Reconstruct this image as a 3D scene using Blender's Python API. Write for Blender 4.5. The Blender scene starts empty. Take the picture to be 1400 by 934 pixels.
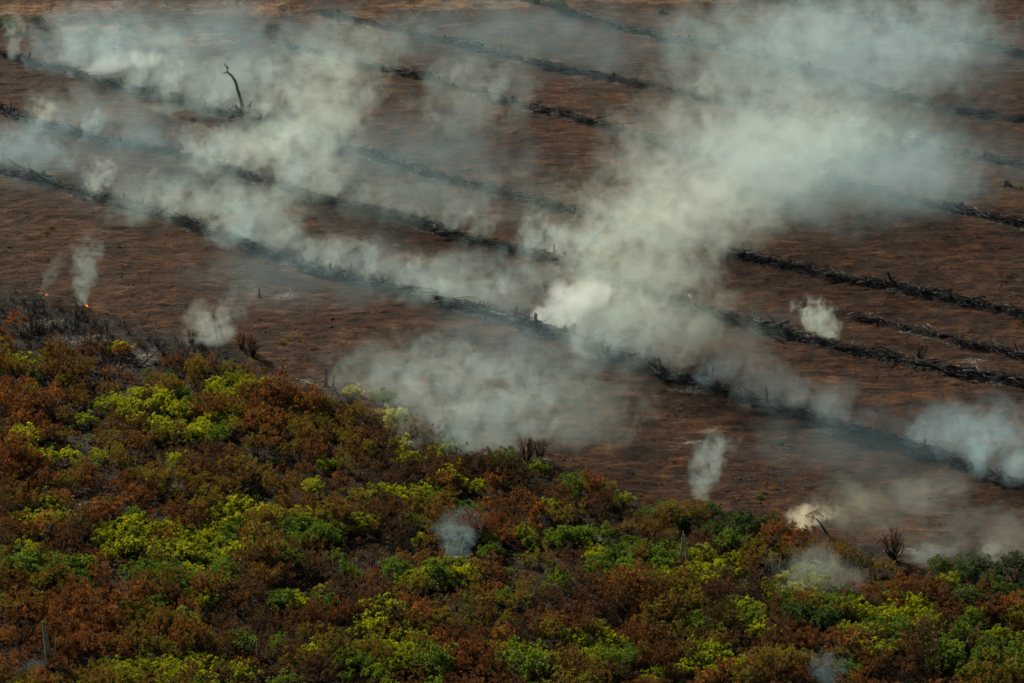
import bpy, math, random
import numpy as np

# ------------------------------------------------------------------ camera, light, exposure
scene = bpy.context.scene
COL = scene.collection
PITCH = math.radians(20.0)
FPX = 4786.0              # focal length in photo pixels (photo is 1400 x 934)
CAM_H = 165.0
cam_d = bpy.data.cameras.new("camera")
cam_d.sensor_width = 36.0
cam_d.lens = 36.0 * FPX / 1400.0
cam_d.clip_start = 1.0
cam_d.clip_end = 20000.0
cam = bpy.data.objects.new("camera", cam_d)
cam.location = (0, 0, CAM_H)
cam.rotation_euler = (math.pi / 2 - PITCH, 0, 0)
COL.objects.link(cam)
scene.camera = cam

SUN_EL = math.radians(29.0)
SUN_AZ = math.radians(-36.0)     # measured from +Y (view direction), negative = to the left
world = bpy.data.worlds.new("World")
scene.world = world
world.use_nodes = True
wn = world.node_tree.nodes
wl = world.node_tree.links
bg = wn["Background"]
sky = wn.new("ShaderNodeTexSky")
sky.sky_type = 'NISHITA'
sky.sun_disc = False
sky.sun_elevation = SUN_EL
sky.sun_rotation = SUN_AZ
sky.air_density = 1.2
sky.dust_density = 1.5
wl.new(sky.outputs[0], bg.inputs[0])
bg.inputs[1].default_value = 0.052

sun_d = bpy.data.lights.new("sun", 'SUN')
sun_d.energy = 5.0
sun_d.angle = math.radians(0.6)
sun_d.color = (1.0, 0.90, 0.70)
sun = bpy.data.objects.new("sun", sun_d)
sdir = (math.sin(SUN_AZ) * math.cos(SUN_EL), math.cos(SUN_AZ) * math.cos(SUN_EL), math.sin(SUN_EL))
from mathutils import Vector, Matrix, Euler
sun.rotation_euler = Vector(sdir).to_track_quat('Z', 'Y').to_euler()
sun.location = (0, 400, 200)
COL.objects.link(sun)

scene.view_settings.view_transform = 'Standard'
scene.view_settings.look = 'None'
scene.view_settings.exposure = 0.68
scene.view_settings.gamma = 1.0
scene.cycles.max_bounces = 6
scene.cycles.diffuse_bounces = 2
scene.cycles.glossy_bounces = 1
scene.cycles.transmission_bounces = 3
scene.cycles.transparent_max_bounces = 16
scene.cycles.volume_bounces = 1
scene.cycles.volume_step_rate = 1.0
scene.cycles.volume_max_steps = 256
scene.cycles.use_adaptive_sampling = True
scene.cycles.adaptive_threshold = 0.05

rnd = random.Random(11)
rng = np.random.default_rng(11)

# ------------------------------------------------------------------ mapping and noise helpers
CP, SP = math.cos(PITCH), math.sin(PITCH)


def at(px, py):
    """Point of the ground plane seen at a pixel of the photo."""
    x = (px - 700.0) / FPX
    y = -(py - 467.0) / FPX
    d = (x, CP + y * SP, -SP + y * CP)
    t = CAM_H / -d[2]
    return (d[0] * t, d[1] * t)


def to_px(x, y, z=0.0):
    vx, vy, vz = x, y, z - CAM_H
    depth = vy * CP - vz * SP
    up = vy * SP + vz * CP
    return 700.0 + FPX * x / depth, 467.0 - FPX * up / depth


def mpp(px, py):
    """Metres per photo pixel (across the view) on the ground at a pixel."""
    x, y = at(px, py)
    return (y * CP + CAM_H * SP) / FPX


def _hash(ix, iy, seed):
    h = (ix.astype(np.int64) * 374761393 + iy.astype(np.int64) * 668265263 + seed * 974711) & 0xFFFFFFFF
    h = ((h ^ (h >> 13)) * 1274126177) & 0xFFFFFFFF
    return ((h ^ (h >> 16)) & 0xFFFF) / 65535.0


def vnoise(x, y, seed=0):
    x = np.asarray(x, float); y = np.asarray(y, float)
    ix = np.floor(x); iy = np.floor(y)
    fx = x - ix; fy = y - iy
    fx = fx * fx * (3 - 2 * fx); fy = fy * fy * (3 - 2 * fy)
    a = _hash(ix, iy, seed); b = _hash(ix + 1, iy, seed)
    c = _hash(ix, iy + 1, seed); d = _hash(ix + 1, iy + 1, seed)
    return (a * (1 - fx) + b * fx) * (1 - fy) + (c * (1 - fx) + d * fx) * fy


def fbm(x, y, seed=0, octv=4, rough=0.5):
    s = 0; a = 1.0; t = 0
    for k in range(octv):
        s = s + a * vnoise(np.asarray(x) * 2 ** k, np.asarray(y) * 2 ** k, seed + 17 * k)
        t += a; a *= rough
    return s / t


def polyline_dist(x, y, pts):
    """Distance to a polyline and arc length of the nearest point (arrays)."""
    best = np.full(np.shape(x), 1e9); arc = np.zeros(np.shape(x)); L = 0
    for (x0, y0), (x1, y1) in zip(pts[:-1], pts[1:]):
        dx, dy = x1 - x0, y1 - y0
        ll = math.hypot(dx, dy)
        t = np.clip(((x - x0) * dx + (y - y0) * dy) / (ll * ll), 0, 1)
        d = np.hypot(x - x0 - t * dx, y - y0 - t * dy)
        m = d < best
        best = np.where(m, d, best); arc = np.where(m, L + t * ll, arc)
        L += ll
    return best, arc


# ------------------------------------------------------------------ the layout, read off the photo and put on the ground
ROWS_PX = [
    [(-260, 165), (-120, 195), (0, 228), (110, 265), (210, 292), (330, 335), (440, 372), (560, 406), (660, 430), (740, 456), (830, 487), (930, 522), (1060, 556), (1160, 583), (1250, 612), (1400, 664), (1560, 720)],
    [(-260, 85), (-100, 122), (0, 150), (110, 186), (250, 215), (350, 247), (440, 277), (540, 300), (650, 332), (730, 350), (810, 374), (900, 404), (1000, 438), (1090, 460), (1150, 475), (1260, 500), (1390, 522), (1560, 556)],
    [(-260, 10), (-60, 62), (80, 94), (170, 120), (250, 138), (340, 168), (420, 190), (510, 215), (620, 252), (740, 280), (830, 303), (920, 328), (1000, 347), (1130, 375), (1200, 390), (1290, 408), (1400, 430), (1560, 465)],
    [(380, 60), (520, 95), (600, 112), (700, 146), (800, 168), (930, 204), (1060, 230), (1200, 263), (1300, 286), (1400, 312), (1560, 350)],
    [(440, 18), (590, 54), (680, 75), (760, 95), (880, 119), (1000, 144), (1100, 165), (1180, 181), (1290, 206), (1400, 226), (1560, 258)],
    [(640, -18), (770, 15), (840, 38), (920, 54), (1000, 70), (1120, 100), (1200, 124), (1290, 148), (1400, 163), (1560, 190)],
    [(930, -30), (1080, 5), (1200, 32), (1300, 58), (1400, 78), (1560, 108)],
    [(1170, 432), (1240, 450), (1310, 466), (1400, 486), (1560, 520)],
]
ROWS = [[at(*p) for p in r] for r in ROWS_PX]
ROW_W = [1.75, 1.6, 1.6, 1.5, 1.5, 1.5, 1.5, 0.8]       # half width, metres
EDGE_PX = [(-400, 300), (-200, 335), (0, 392), (60, 410), (130, 436), (200, 462), (250, 474), (330, 490), (360, 512), (420, 533), (470, 540), (540, 556), (580, 582), (612, 604), (660, 620), (740, 632), (810, 652), (860, 672), (960, 692), (1040, 712), (1100, 732), (1180, 756), (1240, 768), (1310, 784), (1400, 797), (1600, 830), (1800, 860)]
EDGE = [at(px, py + min(max((px - 150) / 200.0, 0.0), 1.0) * 9) for px, py in EDGE_PX]
EX = np.array([p[0] for p in EDGE]); EY = np.array([p[1] for p in EDGE])


def in_scrub(x, y):
    """Metres in front of the scrub's far edge (positive = inside the scrub)."""
    return np.interp(x, EX, EY) - y


def height(x, y):
    x = np.asarray(x, float); y = np.asarray(y, float)
    z = 1.1 * (fbm(x / 38.0, y / 38.0, 3, 2) - 0.5)
    z = z + 0.55 * (fbm(x / 7.0, y / 7.0, 5, 3) - 0.5)
    for r, w in zip(ROWS, ROW_W):
        d, s = polyline_dist(x, y, r)
        z = z + 0.62 * np.exp(-(d / (w * 0.5)) ** 2) * (0.5 + vnoise(s / 3.5, s * 0 + w, 8))
    return z



# ------------------------------------------------------------------ mesh and object helpers
def new_mesh(name, verts, faces, mat=None, attrs=None, smooth=False):
    """verts (n,3); faces: (m,k) array of one polygon size, or list of such arrays."""
    me = bpy.data.meshes.new(name)
    verts = np.asarray(verts, np.float32)
    fl = faces if isinstance(faces, list) else [faces]
    fl = [np.asarray(f, np.int32) for f in fl if len(f)]
    me.vertices.add(len(verts))
    me.vertices.foreach_set("co", verts.ravel())
    idx = np.concatenate([f.ravel() for f in fl])
    tot = np.concatenate([np.full(len(f), f.shape[1], np.int32) for f in fl])
    start = np.concatenate([[0], np.cumsum(tot)[:-1]]).astype(np.int32)
    me.loops.add(len(idx)); me.loops.foreach_set("vertex_index", idx.astype(np.int32))
    me.polygons.add(len(tot)); me.polygons.foreach_set("loop_start", start)
    me.polygons.foreach_set("loop_total", tot)
    if smooth:
        me.polygons.foreach_set("use_smooth", np.ones(len(tot), bool))
    me.update(calc_edges=True)
    for k, v in (attrs or {}).items():
        a = me.attributes.new(k, 'FLOAT', 'POINT')
        a.data.foreach_set("value", np.asarray(v, np.float32))
    if mat:
        me.materials.append(mat)
    return me


def link(name, data, parent=None, loc=(0, 0, 0), rot=(0, 0, 0), sc=(1, 1, 1)):
    o = bpy.data.objects.new(name, data)
    COL.objects.link(o)
    o.location = loc; o.rotation_euler = rot; o.scale = sc
    if parent:
        o.parent = parent
    return o


def tag(o, label=None, cat=None, group=None, kind=None):
    if label: o["label"] = label
    if cat: o["category"] = cat
    if group: o["group"] = group
    if kind: o["kind"] = kind
    return o


class Geo:
    """Collects geometry for one mesh."""
    def __init__(s):
        s.v = []; s.q = []; s.t = []; s.a = []; s.n = 0

    def add(s, v, q=None, t=None, a=None):
        v = np.asarray(v, float).reshape(-1, 3)
        if q is not None and len(q): s.q.append(np.asarray(q) + s.n)
        if t is not None and len(t): s.t.append(np.asarray(t) + s.n)
        s.v.append(v); s.n += len(v)
        s.a.append(np.full(len(v), 0.5) if a is None else np.broadcast_to(np.asarray(a, float), (len(v),)))

    def mesh(s, name, mat, smooth=False):
        fl = []
        if s.q: fl.append(np.concatenate(s.q))
        if s.t: fl.append(np.concatenate(s.t))
        return new_mesh(name, np.concatenate(s.v), fl, mat, {"tint": np.concatenate(s.a)}, smooth)


def tube(g, path, rad, sides=7, a=None, jag=0.0, rs=None):
    """A closed tapering tube along a path of points."""
    path = np.asarray(path, float); n = len(path)
    rad = np.broadcast_to(np.asarray(rad, float), (n,))
    tan = np.gradient(path, axis=0)
    tan /= np.linalg.norm(tan, axis=1)[:, None] + 1e-9
    ref = np.array([0, 0, 1.0]) if abs(tan[:, 2]).mean() < 0.8 else np.array([1.0, 0, 0])
    u = np.cross(tan, ref); u /= np.linalg.norm(u, axis=1)[:, None] + 1e-9
    w = np.cross(tan, u)
    ang = np.arange(sides) * 2 * np.pi / sides
    v = path[:, None, :] + rad[:, None, None] * (np.cos(ang)[None, :, None] * u[:, None, :] + np.sin(ang)[None, :, None] * w[:, None, :])
    if jag and rs is not None:
        v = v + rs.normal(0, jag, v.shape) * rad[:, None, None]
        v[-1] += tan[-1] * (rs.uniform(-0.6, 1.2, sides) * rad[-1])[:, None]
    v = v.reshape(-1, 3)
    q = []
    for i in range(n - 1):
        for j in range(sides):
            k = (j + 1) % sides
            q.append((i * sides + j, i * sides + k, (i + 1) * sides + k, (i + 1) * sides + j))
    v = np.vstack([v, path[0], path[-1]])
    t = []
    for j in range(sides):
        k = (j + 1) % sides
        t.append((n * sides, k, j)); t.append((n * sides + 1, (n - 1) * sides + j, (n - 1) * sides + k))
    g.add(v, q, t, a)


def leaves(g, org, dirs, length, width, rs, a, droop=0.0, fold=0.25):
    """A batch of folded leaf blades: origin, direction, length, width arrays."""
    org = np.asarray(org); dirs = np.asarray(dirs); n = len(org)
    dirs = dirs / (np.linalg.norm(dirs, axis=1)[:, None] + 1e-9)
    r = rs.normal(size=(n, 3)); side = np.cross(dirs, r); side /= np.linalg.norm(side, axis=1)[:, None] + 1e-9
    nor = np.cross(side, dirs)
    L = np.broadcast_to(length, (n,))[:, None]; W = np.broadcast_to(width, (n,))[:, None]
    p0 = org
    tip = org + dirs * L; tip[:, 2] -= droop * L[:, 0]
    mid = org + dirs * L * 0.5 + nor * W * fold
    p1 = mid + side * W * 0.5; p3 = mid - side * W * 0.5
    v = np.stack([p0, p1, tip, p3], 1).reshape(-1, 3)
    b = np.arange(n)[:, None] * 4
    q = b + np.array([[0, 1, 2, 3]])
    g.add(v, q, None, np.repeat(np.broadcast_to(a, (n,)), 4))


# ------------------------------------------------------------------ materials
def nodes_of(name):
    m = bpy.data.materials.new(name); m.use_nodes = True
    nt = m.node_tree; nt.nodes.clear()
    return m, nt, nt.nodes.new("ShaderNodeOutputMaterial")


def N(nt, kind, inp=None, **props):
    n = nt.nodes.new(kind)
    for k, v in props.items():
        setattr(n, k, v)
    for k, v in (inp or {}).items():
        s = n.inputs[k]
        if isinstance(v, bpy.types.NodeSocket):
            nt.links.new(v, s)
        else:
            s.default_value = v
    return n


def M(nt, op, a, b=None, c=None, clamp=False):
    n = nt.nodes.new("ShaderNodeMath"); n.operation = op; n.use_clamp = clamp
    for i, v in enumerate((a, b, c)):
        if v is None: continue
        if isinstance(v, bpy.types.NodeSocket): nt.links.new(v, n.inputs[i])
        else: n.inputs[i].default_value = v
    return n.outputs[0]


def RAMP(nt, fac, stops, interp='LINEAR'):
    n = nt.nodes.new("ShaderNodeValToRGB"); cr = n.color_ramp; cr.interpolation = interp
    while len(cr.elements) < len(stops): cr.elements.new(0.5)
    for e, (p, c) in zip(cr.elements, stops):
        e.position = p; e.color = (*c, 1) if len(c) == 3 else c
    nt.links.new(fac, n.inputs[0])
    return n.outputs[0]


def MIX(nt, fac, a, b, mode='MIX'):
    n = nt.nodes.new("ShaderNodeMix"); n.data_type = 'RGBA'; n.blend_type = mode
    for s, v in ((n.inputs[0], fac), (n.inputs[6], a), (n.inputs[7], b)):
        if isinstance(v, bpy.types.NodeSocket): nt.links.new(v, s)
        else: s.default_value = v if not isinstance(v, tuple) else (*v[:3], 1)
    return n.outputs[2]


def ATTR(nt, name):
    return N(nt, "ShaderNodeAttribute", attribute_name=name).outputs["Fac"]


def leaf_material(name, stops, trans=0.45, rough=0.7, tcol=(1.25, 1.15, 0.55)):
    m, nt, out = nodes_of(name)
    oi = N(nt, "ShaderNodeObjectInfo")
    t = M(nt, 'ADD', M(nt, 'MULTIPLY', ATTR(nt, "tint"), 0.65), M(nt, 'MULTIPLY', oi.outputs["Random"], 0.35))
    c = RAMP(nt, t, stops)
    d = N(nt, "ShaderNodeBsdfPrincipled", {"Base Color": c, "Roughness": rough, "Specular IOR Level": 0.25})
    tc = MIX(nt, 1.0, c, tcol, 'MULTIPLY')
    tr = N(nt, "ShaderNodeBsdfTranslucent", {"Color": tc})
    mx = N(nt, "ShaderNodeMixShader", {0: trans, 1: d.outputs[0], 2: tr.outputs[0]})
    nt.links.new(mx.outputs[0], out.inputs[0])
    return m


def solid_material(name, stops, scale=3.0, rough=0.9, bump=0.3, use_tint=True, stretch=(1, 1, 1)):
    m, nt, out = nodes_of(name)
    tc = N(nt, "ShaderNodeTexCoord")
    mp = N(nt, "ShaderNodeMapping", {"Vector": tc.outputs["Object"], "Scale": stretch})
    no = N(nt, "ShaderNodeTexNoise", {"Vector": mp.outputs[0], "Scale": scale, "Detail": 4.0, "Roughness": 0.65})
    f = no.outputs["Fac"]
    if use_tint:
        f = M(nt, 'ADD', M(nt, 'MULTIPLY', f, 0.55), M(nt, 'MULTIPLY', ATTR(nt, "tint"), 0.45))
    oi = N(nt, "ShaderNodeObjectInfo")
    f = M(nt, 'ADD', f, M(nt, 'MULTIPLY', M(nt, 'SUBTRACT', oi.outputs["Random"], 0.5), 0.22))
    c = RAMP(nt, f, stops)
    b = N(nt, "ShaderNodeBump", {"Strength": bump, "Distance": 0.05, "Height": no.outputs["Fac"]})
    d = N(nt, "ShaderNodeBsdfPrincipled", {"Base Color": c, "Roughness": rough, "Specular IOR Level": 0.15, "Normal": b.outputs[0]})
    nt.links.new(d.outputs[0], out.inputs[0])
    return m


MAT = {}
MAT["rust"] = leaf_material("rust_leaves", [(0.0, (0.032, 0.018, 0.008)), (0.42, (0.085, 0.042, 0.014)), (0.76, (0.20, 0.090, 0.024)), (1.0, (0.38, 0.18, 0.045))], 0.42, tcol=(1.3, 1.0, 0.7))
MAT["brown"] = leaf_material("brown_leaves", [(0.0, (0.020, 0.015, 0.010)), (0.5, (0.058, 0.036, 0.014)), (1.0, (0.17, 0.095, 0.032))], 0.38, tcol=(1.3, 1.0, 0.7))
MAT["lime"] = leaf_material("yellow_green_leaves", [(0.0, (0.06, 0.09, 0.008)), (0.5, (0.17, 0.205, 0.010)), (1.0, (0.44, 0.42, 0.012))], 0.52)
MAT["olive"] = leaf_material("half_scorched_leaves", [(0.0, (0.045, 0.028, 0.010)), (0.35, (0.13, 0.066, 0.018)), (0.6, (0.11, 0.10, 0.014)), (1.0, (0.17, 0.19, 0.016))], 0.42, tcol=(1.25, 1.1, 0.6))
MAT["black"] = leaf_material("charred_twig", [(0.0, (0.010, 0.009, 0.008)), (1.0, (0.035, 0.028, 0.023))], 0.1)
MAT["green"] = leaf_material("mid_green_leaves", [(0.0, (0.025, 0.055, 0.010)), (0.5, (0.075, 0.135, 0.013)), (1.0, (0.16, 0.21, 0.016))], 0.45)
MAT["deep"] = leaf_material("dark_green_leaves", [(0.0, (0.012, 0.03, 0.010)), (0.55, (0.035, 0.07, 0.013)), (1.0, (0.12, 0.16, 0.018))], 0.4)
MAT["char"] = solid_material("charred_wood", [(0.25, (0.008, 0.008, 0.009)), (0.55, (0.022, 0.021, 0.022)), (0.75, (0.07, 0.066, 0.062)), (0.9, (0.2, 0.18, 0.15))], 2.5, 0.9, 0.5, stretch=(0.4, 1, 1))
MAT["grey_wood"] = solid_material("weathered_grey_wood", [(0.2, (0.05, 0.045, 0.04)), (0.6, (0.17, 0.15, 0.12)), (0.9, (0.36, 0.32, 0.25))], 2.5, 0.9, 0.4, stretch=(0.4, 1, 1))
MAT["pale_wood"] = solid_material("pale_dead_wood", [(0.2, (0.10, 0.09, 0.05)), (0.6, (0.26, 0.23, 0.13)), (0.9, (0.45, 0.42, 0.26))], 2.0, 0.9, 0.4)
MAT["stem"] = solid_material("scorched_stem", [(0.2, (0.012, 0.009, 0.007)), (0.7, (0.05, 0.034, 0.022)), (1.0, (0.11, 0.08, 0.05))], 4.0)
MAT["debris"] = solid_material("field_litter", [(0.15, (0.02, 0.012, 0.008)), (0.45, (0.065, 0.03, 0.016)), (0.7, (0.13, 0.065, 0.032)), (0.92, (0.34, 0.23, 0.13))], 1.0)


def ground_material():
    m, nt, out = nodes_of("burnt_field_soil")
    geo = N(nt, "ShaderNodeNewGeometry")
    P = geo.outputs["Position"]
    big = N(nt, "ShaderNodeTexNoise", {"Vector": P, "Scale": 0.055, "Detail": 4.0, "Roughness": 0.6}).outputs["Fac"]
    mid = N(nt, "ShaderNodeTexNoise", {"Vector": P, "Scale": 0.45, "Detail": 5.0, "Roughness": 0.68, "Distortion": 0.4}).outputs["Fac"]
    fine = N(nt, "ShaderNodeTexNoise", {"Vector": P, "Scale": 2.6, "Detail": 4.0, "Roughness": 0.7}).outputs["Fac"]
    # rake lines left by the machines, roughly across the rows
    mp = N(nt, "ShaderNodeMapping", {"Vector": P, "Rotation": (0, 0, math.radians(8)), "Scale": (0.16, 0.85, 1)})
    rake = N(nt, "ShaderNodeTexNoise", {"Vector": mp.outputs[0], "Scale": 1.0, "Detail": 5.0, "Roughness": 0.7, "Distortion": 0.6}).outputs["Fac"]
    f = M(nt, 'ADD', M(nt, 'MULTIPLY', mid, 0.40), M(nt, 'MULTIPLY', rake, 0.35))
    f = M(nt, 'ADD', f, M(nt, 'MULTIPLY', fine, 0.25))
    patch = N(nt, "ShaderNodeTexNoise", {"Vector": P, "Scale": 0.16, "Detail": 5.0, "Roughness": 0.7, "Distortion": 0.8}).outputs["Fac"]
    f = M(nt, 'ADD', f, M(nt, 'MULTIPLY', M(nt, 'SUBTRACT', patch, 0.5), 0.42))
    f = M(nt, 'ADD', 0.52, M(nt, 'MULTIPLY', M(nt, 'SUBTRACT', f, 0.5), 1.12))
    c = RAMP(nt, f, [(0.38, (0.006, 0.003, 0.002)), (0.46, (0.015, 0.006, 0.0025)), (0.54, (0.038, 0.0145, 0.005)), (0.62, (0.078, 0.029, 0.009)), (0.74, (0.16, 0.08, 0.034))])
    ochre = RAMP(nt, N(nt, "ShaderNodeTexNoise", {"Vector": P, "Scale": 0.11, "Detail": 4.0, "Roughness": 0.65}).outputs["Fac"], [(0.5, (0, 0, 0)), (0.68, (1, 1, 1))])
    c = MIX(nt, M(nt, 'MULTIPLY', ochre, 0.6), c, RAMP(nt, f, [(0.38, (0.010, 0.006, 0.003)), (0.54, (0.037, 0.021, 0.008)), (0.74, (0.12, 0.07, 0.026))]))
    # greyer, sootier stretches
    soot = RAMP(nt, big, [(0.42, (0, 0, 0)), (0.62, (1, 1, 1))])
    c = MIX(nt, M(nt, 'MULTIPLY', soot, 0.42), c, RAMP(nt, f, [(0.37, (0.010, 0.007, 0.005)), (0.54, (0.024, 0.015, 0.010)), (0.74, (0.10, 0.065, 0.04))]))
    # char (with painted shade along the rows), ash, tan straw and scrub floor painted where they lie
    jit = M(nt, 'MULTIPLY', M(nt, 'SUBTRACT', mid, 0.5), 1.5)
    jit2 = M(nt, 'ADD', jit, M(nt, 'MULTIPLY', M(nt, 'SUBTRACT', fine, 0.5), 1.2))
    def mask(name, lo=0.35, hi=0.6):
        v = M(nt, 'MULTIPLY', ATTR(nt, name), M(nt, 'ADD', 1.0, jit2))
        return RAMP(nt, v, [(lo, (0, 0, 0)), (hi, (1, 1, 1))])
    c = MIX(nt, mask("scrub"), c, RAMP(nt, f, [(0.35, (0.008, 0.006, 0.004)), (0.58, (0.024, 0.016, 0.010)), (0.8, (0.06, 0.04, 0.024))]))
    c = MIX(nt, mask("tan", 0.32, 0.75), c, RAMP(nt, f, [(0.38, (0.03, 0.018, 0.012)), (0.5, (0.085, 0.042, 0.020)), (0.68, (0.26, 0.14, 0.065))]))
    c = MIX(nt, mask("char"), c, RAMP(nt, fine, [(0.3, (0.007, 0.007, 0.007)), (0.7, (0.03, 0.027, 0.025))]))
    c = MIX(nt, mask("ash", 0.5, 0.95), c, RAMP(nt, fine, [(0.32, (0.025, 0.023, 0.021)), (0.52, (0.10, 0.092, 0.080)), (0.72, (0.34, 0.29, 0.22))]))
    h = M(nt, 'ADD', M(nt, 'MULTIPLY', mid, 0.5), M(nt, 'ADD', M(nt, 'MULTIPLY', rake, 0.6), M(nt, 'MULTIPLY', fine, 0.25)))
    b = N(nt, "ShaderNodeBump", {"Strength": 1.0, "Distance": 0.8, "Height": h})
    d = N(nt, "ShaderNodeBsdfPrincipled", {"Base Color": c, "Roughness": 0.95, "Specular IOR Level": 0.1, "Normal": b.outputs[0]})
    nt.links.new(d.outputs[0], out.inputs[0])
    return m


# ------------------------------------------------------------------ ground: one sheet out to the horizon
ASH_PX = [(200, 488, 36, 14), (110, 465, 70, 10), (60, 440, 50, 8), (160, 500, 40, 8), (30, 532, 40, 10), (110, 690, 40, 10), (225, 628, 30, 7), (250, 660, 25, 6), (820, 735, 22, 6), (800, 828, 60, 8), (900, 830, 40, 6), (60, 585, 30, 6), (215, 712, 14, 8), (625, 764, 30, 8), (1010, 795, 20, 6), (420, 522, 20, 8), (1240, 752, 40, 8), (1150, 585, 60, 6), (960, 535, 60, 6), (640, 560, 50, 12), (950, 605, 30, 5), (740, 630, 20, 6), (390, 405, 30, 8), (1330, 490, 25, 5)]
TAN_PX = [(60, 12, 140, 16), (330, 10, 110, 16), (470, 22, 60, 14), (600, 8, 90, 10), (700, 6, 110, 8), (880, 0, 120, 7), (250, 55, 80, 10), (150, 40, 90, 8), (280, 48, 30, 6), (760, -15, 300, 12), (240, -20, 400, 20), (1190, 198, 10, 3)]
CHAR_PX = [(0, 420, 90, 24), (100, 450, 90, 20), (200, 475, 80, 18), (280, 490, 60, 14), (60, 480, 70, 18), (180, 510, 80, 14), (860, 820, 90, 16), (780, 800, 60, 14), (1180, 752, 60, 10), (1300, 785, 60, 10), (140, 690, 60, 14), (1120, 770, 60, 12), (620, 600, 40, 12)]


def axis(lo, hi, step, far_lo, far_hi):
    a = list(np.arange(lo, hi + step, step))
    s = step
    while a[-1] < far_hi: s *= 1.35; a.append(a[-1] + s)
    s = step; b = []
    x = lo
    while x > far_lo: s *= 1.35; x -= s; b.append(x)
    return np.array(b[::-1] + a)


def blobs(X, Y, lst):
    v = np.zeros(X.shape)
    for px, py, rx, ry in lst:
        cx, cy = at(px, py); s = mpp(px, py)
        gx = rx * s; gy = ry * s / SP
        v = np.maximum(v, np.exp(-(((X - cx) / gx) ** 2 + ((Y - cy) / gy) ** 2) * 0.9))
    return v


xs = axis(-112, 112, 0.5, -6000, 6000)
ys = axis(330, 690, 0.55, -900, 12000)
X, Y = np.meshgrid(xs, ys)
Z = height(X, Y)
near = np.clip(1.2 - np.maximum(np.abs(X) / 500.0, np.abs(Y - 480) / 800.0), 0, 1)
Z = Z * near
Z += near * 0.5 * (fbm(X / 2.2, Y / 1.3, 21, 3, 0.6) - 0.5)
sc_in = in_scrub(X, Y)
A_scrub = np.clip(0.5 + (sc_in + 3 * (fbm(X / 6, Y / 6, 31, 2) - 0.5)) / 3.0, 0, 1)
A_ash = blobs(X, Y, ASH_PX) * 0.9
A_tan = blobs(X, Y, TAN_PX) * 1.0
A_char_shade = blobs(X, Y, CHAR_PX) * 0.85
for r, w in zip(ROWS, ROW_W):
    d, s = polyline_dist(X, Y, r)
    A_char_shade = np.maximum(A_char_shade, np.exp(-(d / (w * 0.95)) ** 2) * (0.8 + 0.5 * vnoise(s / 6, s * 0, 44)))  # row band: charred soil, its dark colour also standing for the heaps' shadow side
    A_ash = np.maximum(A_ash, 0.75 * np.exp(-((d - 1.2) / (w * 0.7)) ** 2) * np.clip(vnoise(s / 4.5, d / 2, 47) * 2.6 - 1.0, 0, 1.2))
nx, ny = len(xs), len(ys)
idx = np.arange(nx * ny).reshape(ny, nx)
F = np.stack([idx[:-1, :-1], idx[:-1, 1:], idx[1:, 1:], idx[1:, :-1]], -1).reshape(-1, 4)
gm = new_mesh("ground", np.stack([X, Y, Z], -1).reshape(-1, 3), F, ground_material(), {"scrub": A_scrub.ravel(), "ash": A_ash.ravel(), "tan": A_tan.ravel(), "char": A_char_shade.ravel()}, smooth=True)
tag(link("ground", gm), kind="structure", label="burnt reddish brown cleared field with soot and ash")
I0 = int(np.searchsorted(xs, -112 - 1e-6)); J0 = int(np.searchsorted(ys, 330 - 1e-6))
ZL = Z.tolist()


def hz(x, y):
    fx = min(max((x + 112) / 0.5, 0), 446.9); fy = min(max((y - 330) / 0.55, 0), 652.9)
    i, j = int(fx), int(fy); u, v = fx - i, fy - j
    i += I0; j += J0
    a, b = ZL[j], ZL[j + 1]
    return (a[i] * (1 - u) + a[i + 1] * u) * (1 - v) + (b[i] * (1 - u) + b[i + 1] * u) * v


_px_rows = [[(r[i], r[i + 1]) for i in range(len(r) - 1)] for r in ROWS]
def vn1(x, y, seed, octv=1):
    """Scalar value noise."""
    def h(ix, iy, sd):
        q = (ix * 374761393 + iy * 668265263 + sd * 974711) & 0xFFFFFFFF
        q = ((q ^ (q >> 13)) * 1274126177) & 0xFFFFFFFF
        return ((q ^ (q >> 16)) & 0xFFFF) / 65535.0
    tot = 0; amp = 1; den = 0
    for k in range(octv):
        X_, Y_, sd = x * 2 ** k, y * 2 ** k, seed + 17 * k
        ix, iy = math.floor(X_), math.floor(Y_); u, v = X_ - ix, Y_ - iy
        u = u * u * (3 - 2 * u); v = v * v * (3 - 2 * v)
        tot += amp * ((h(ix, iy, sd) * (1 - u) + h(ix + 1, iy, sd) * u) * (1 - v) + (h(ix, iy + 1, sd) * (1 - u) + h(ix + 1, iy + 1, sd) * u) * v)
        den += amp; amp *= 0.5
    return tot / den


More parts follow.
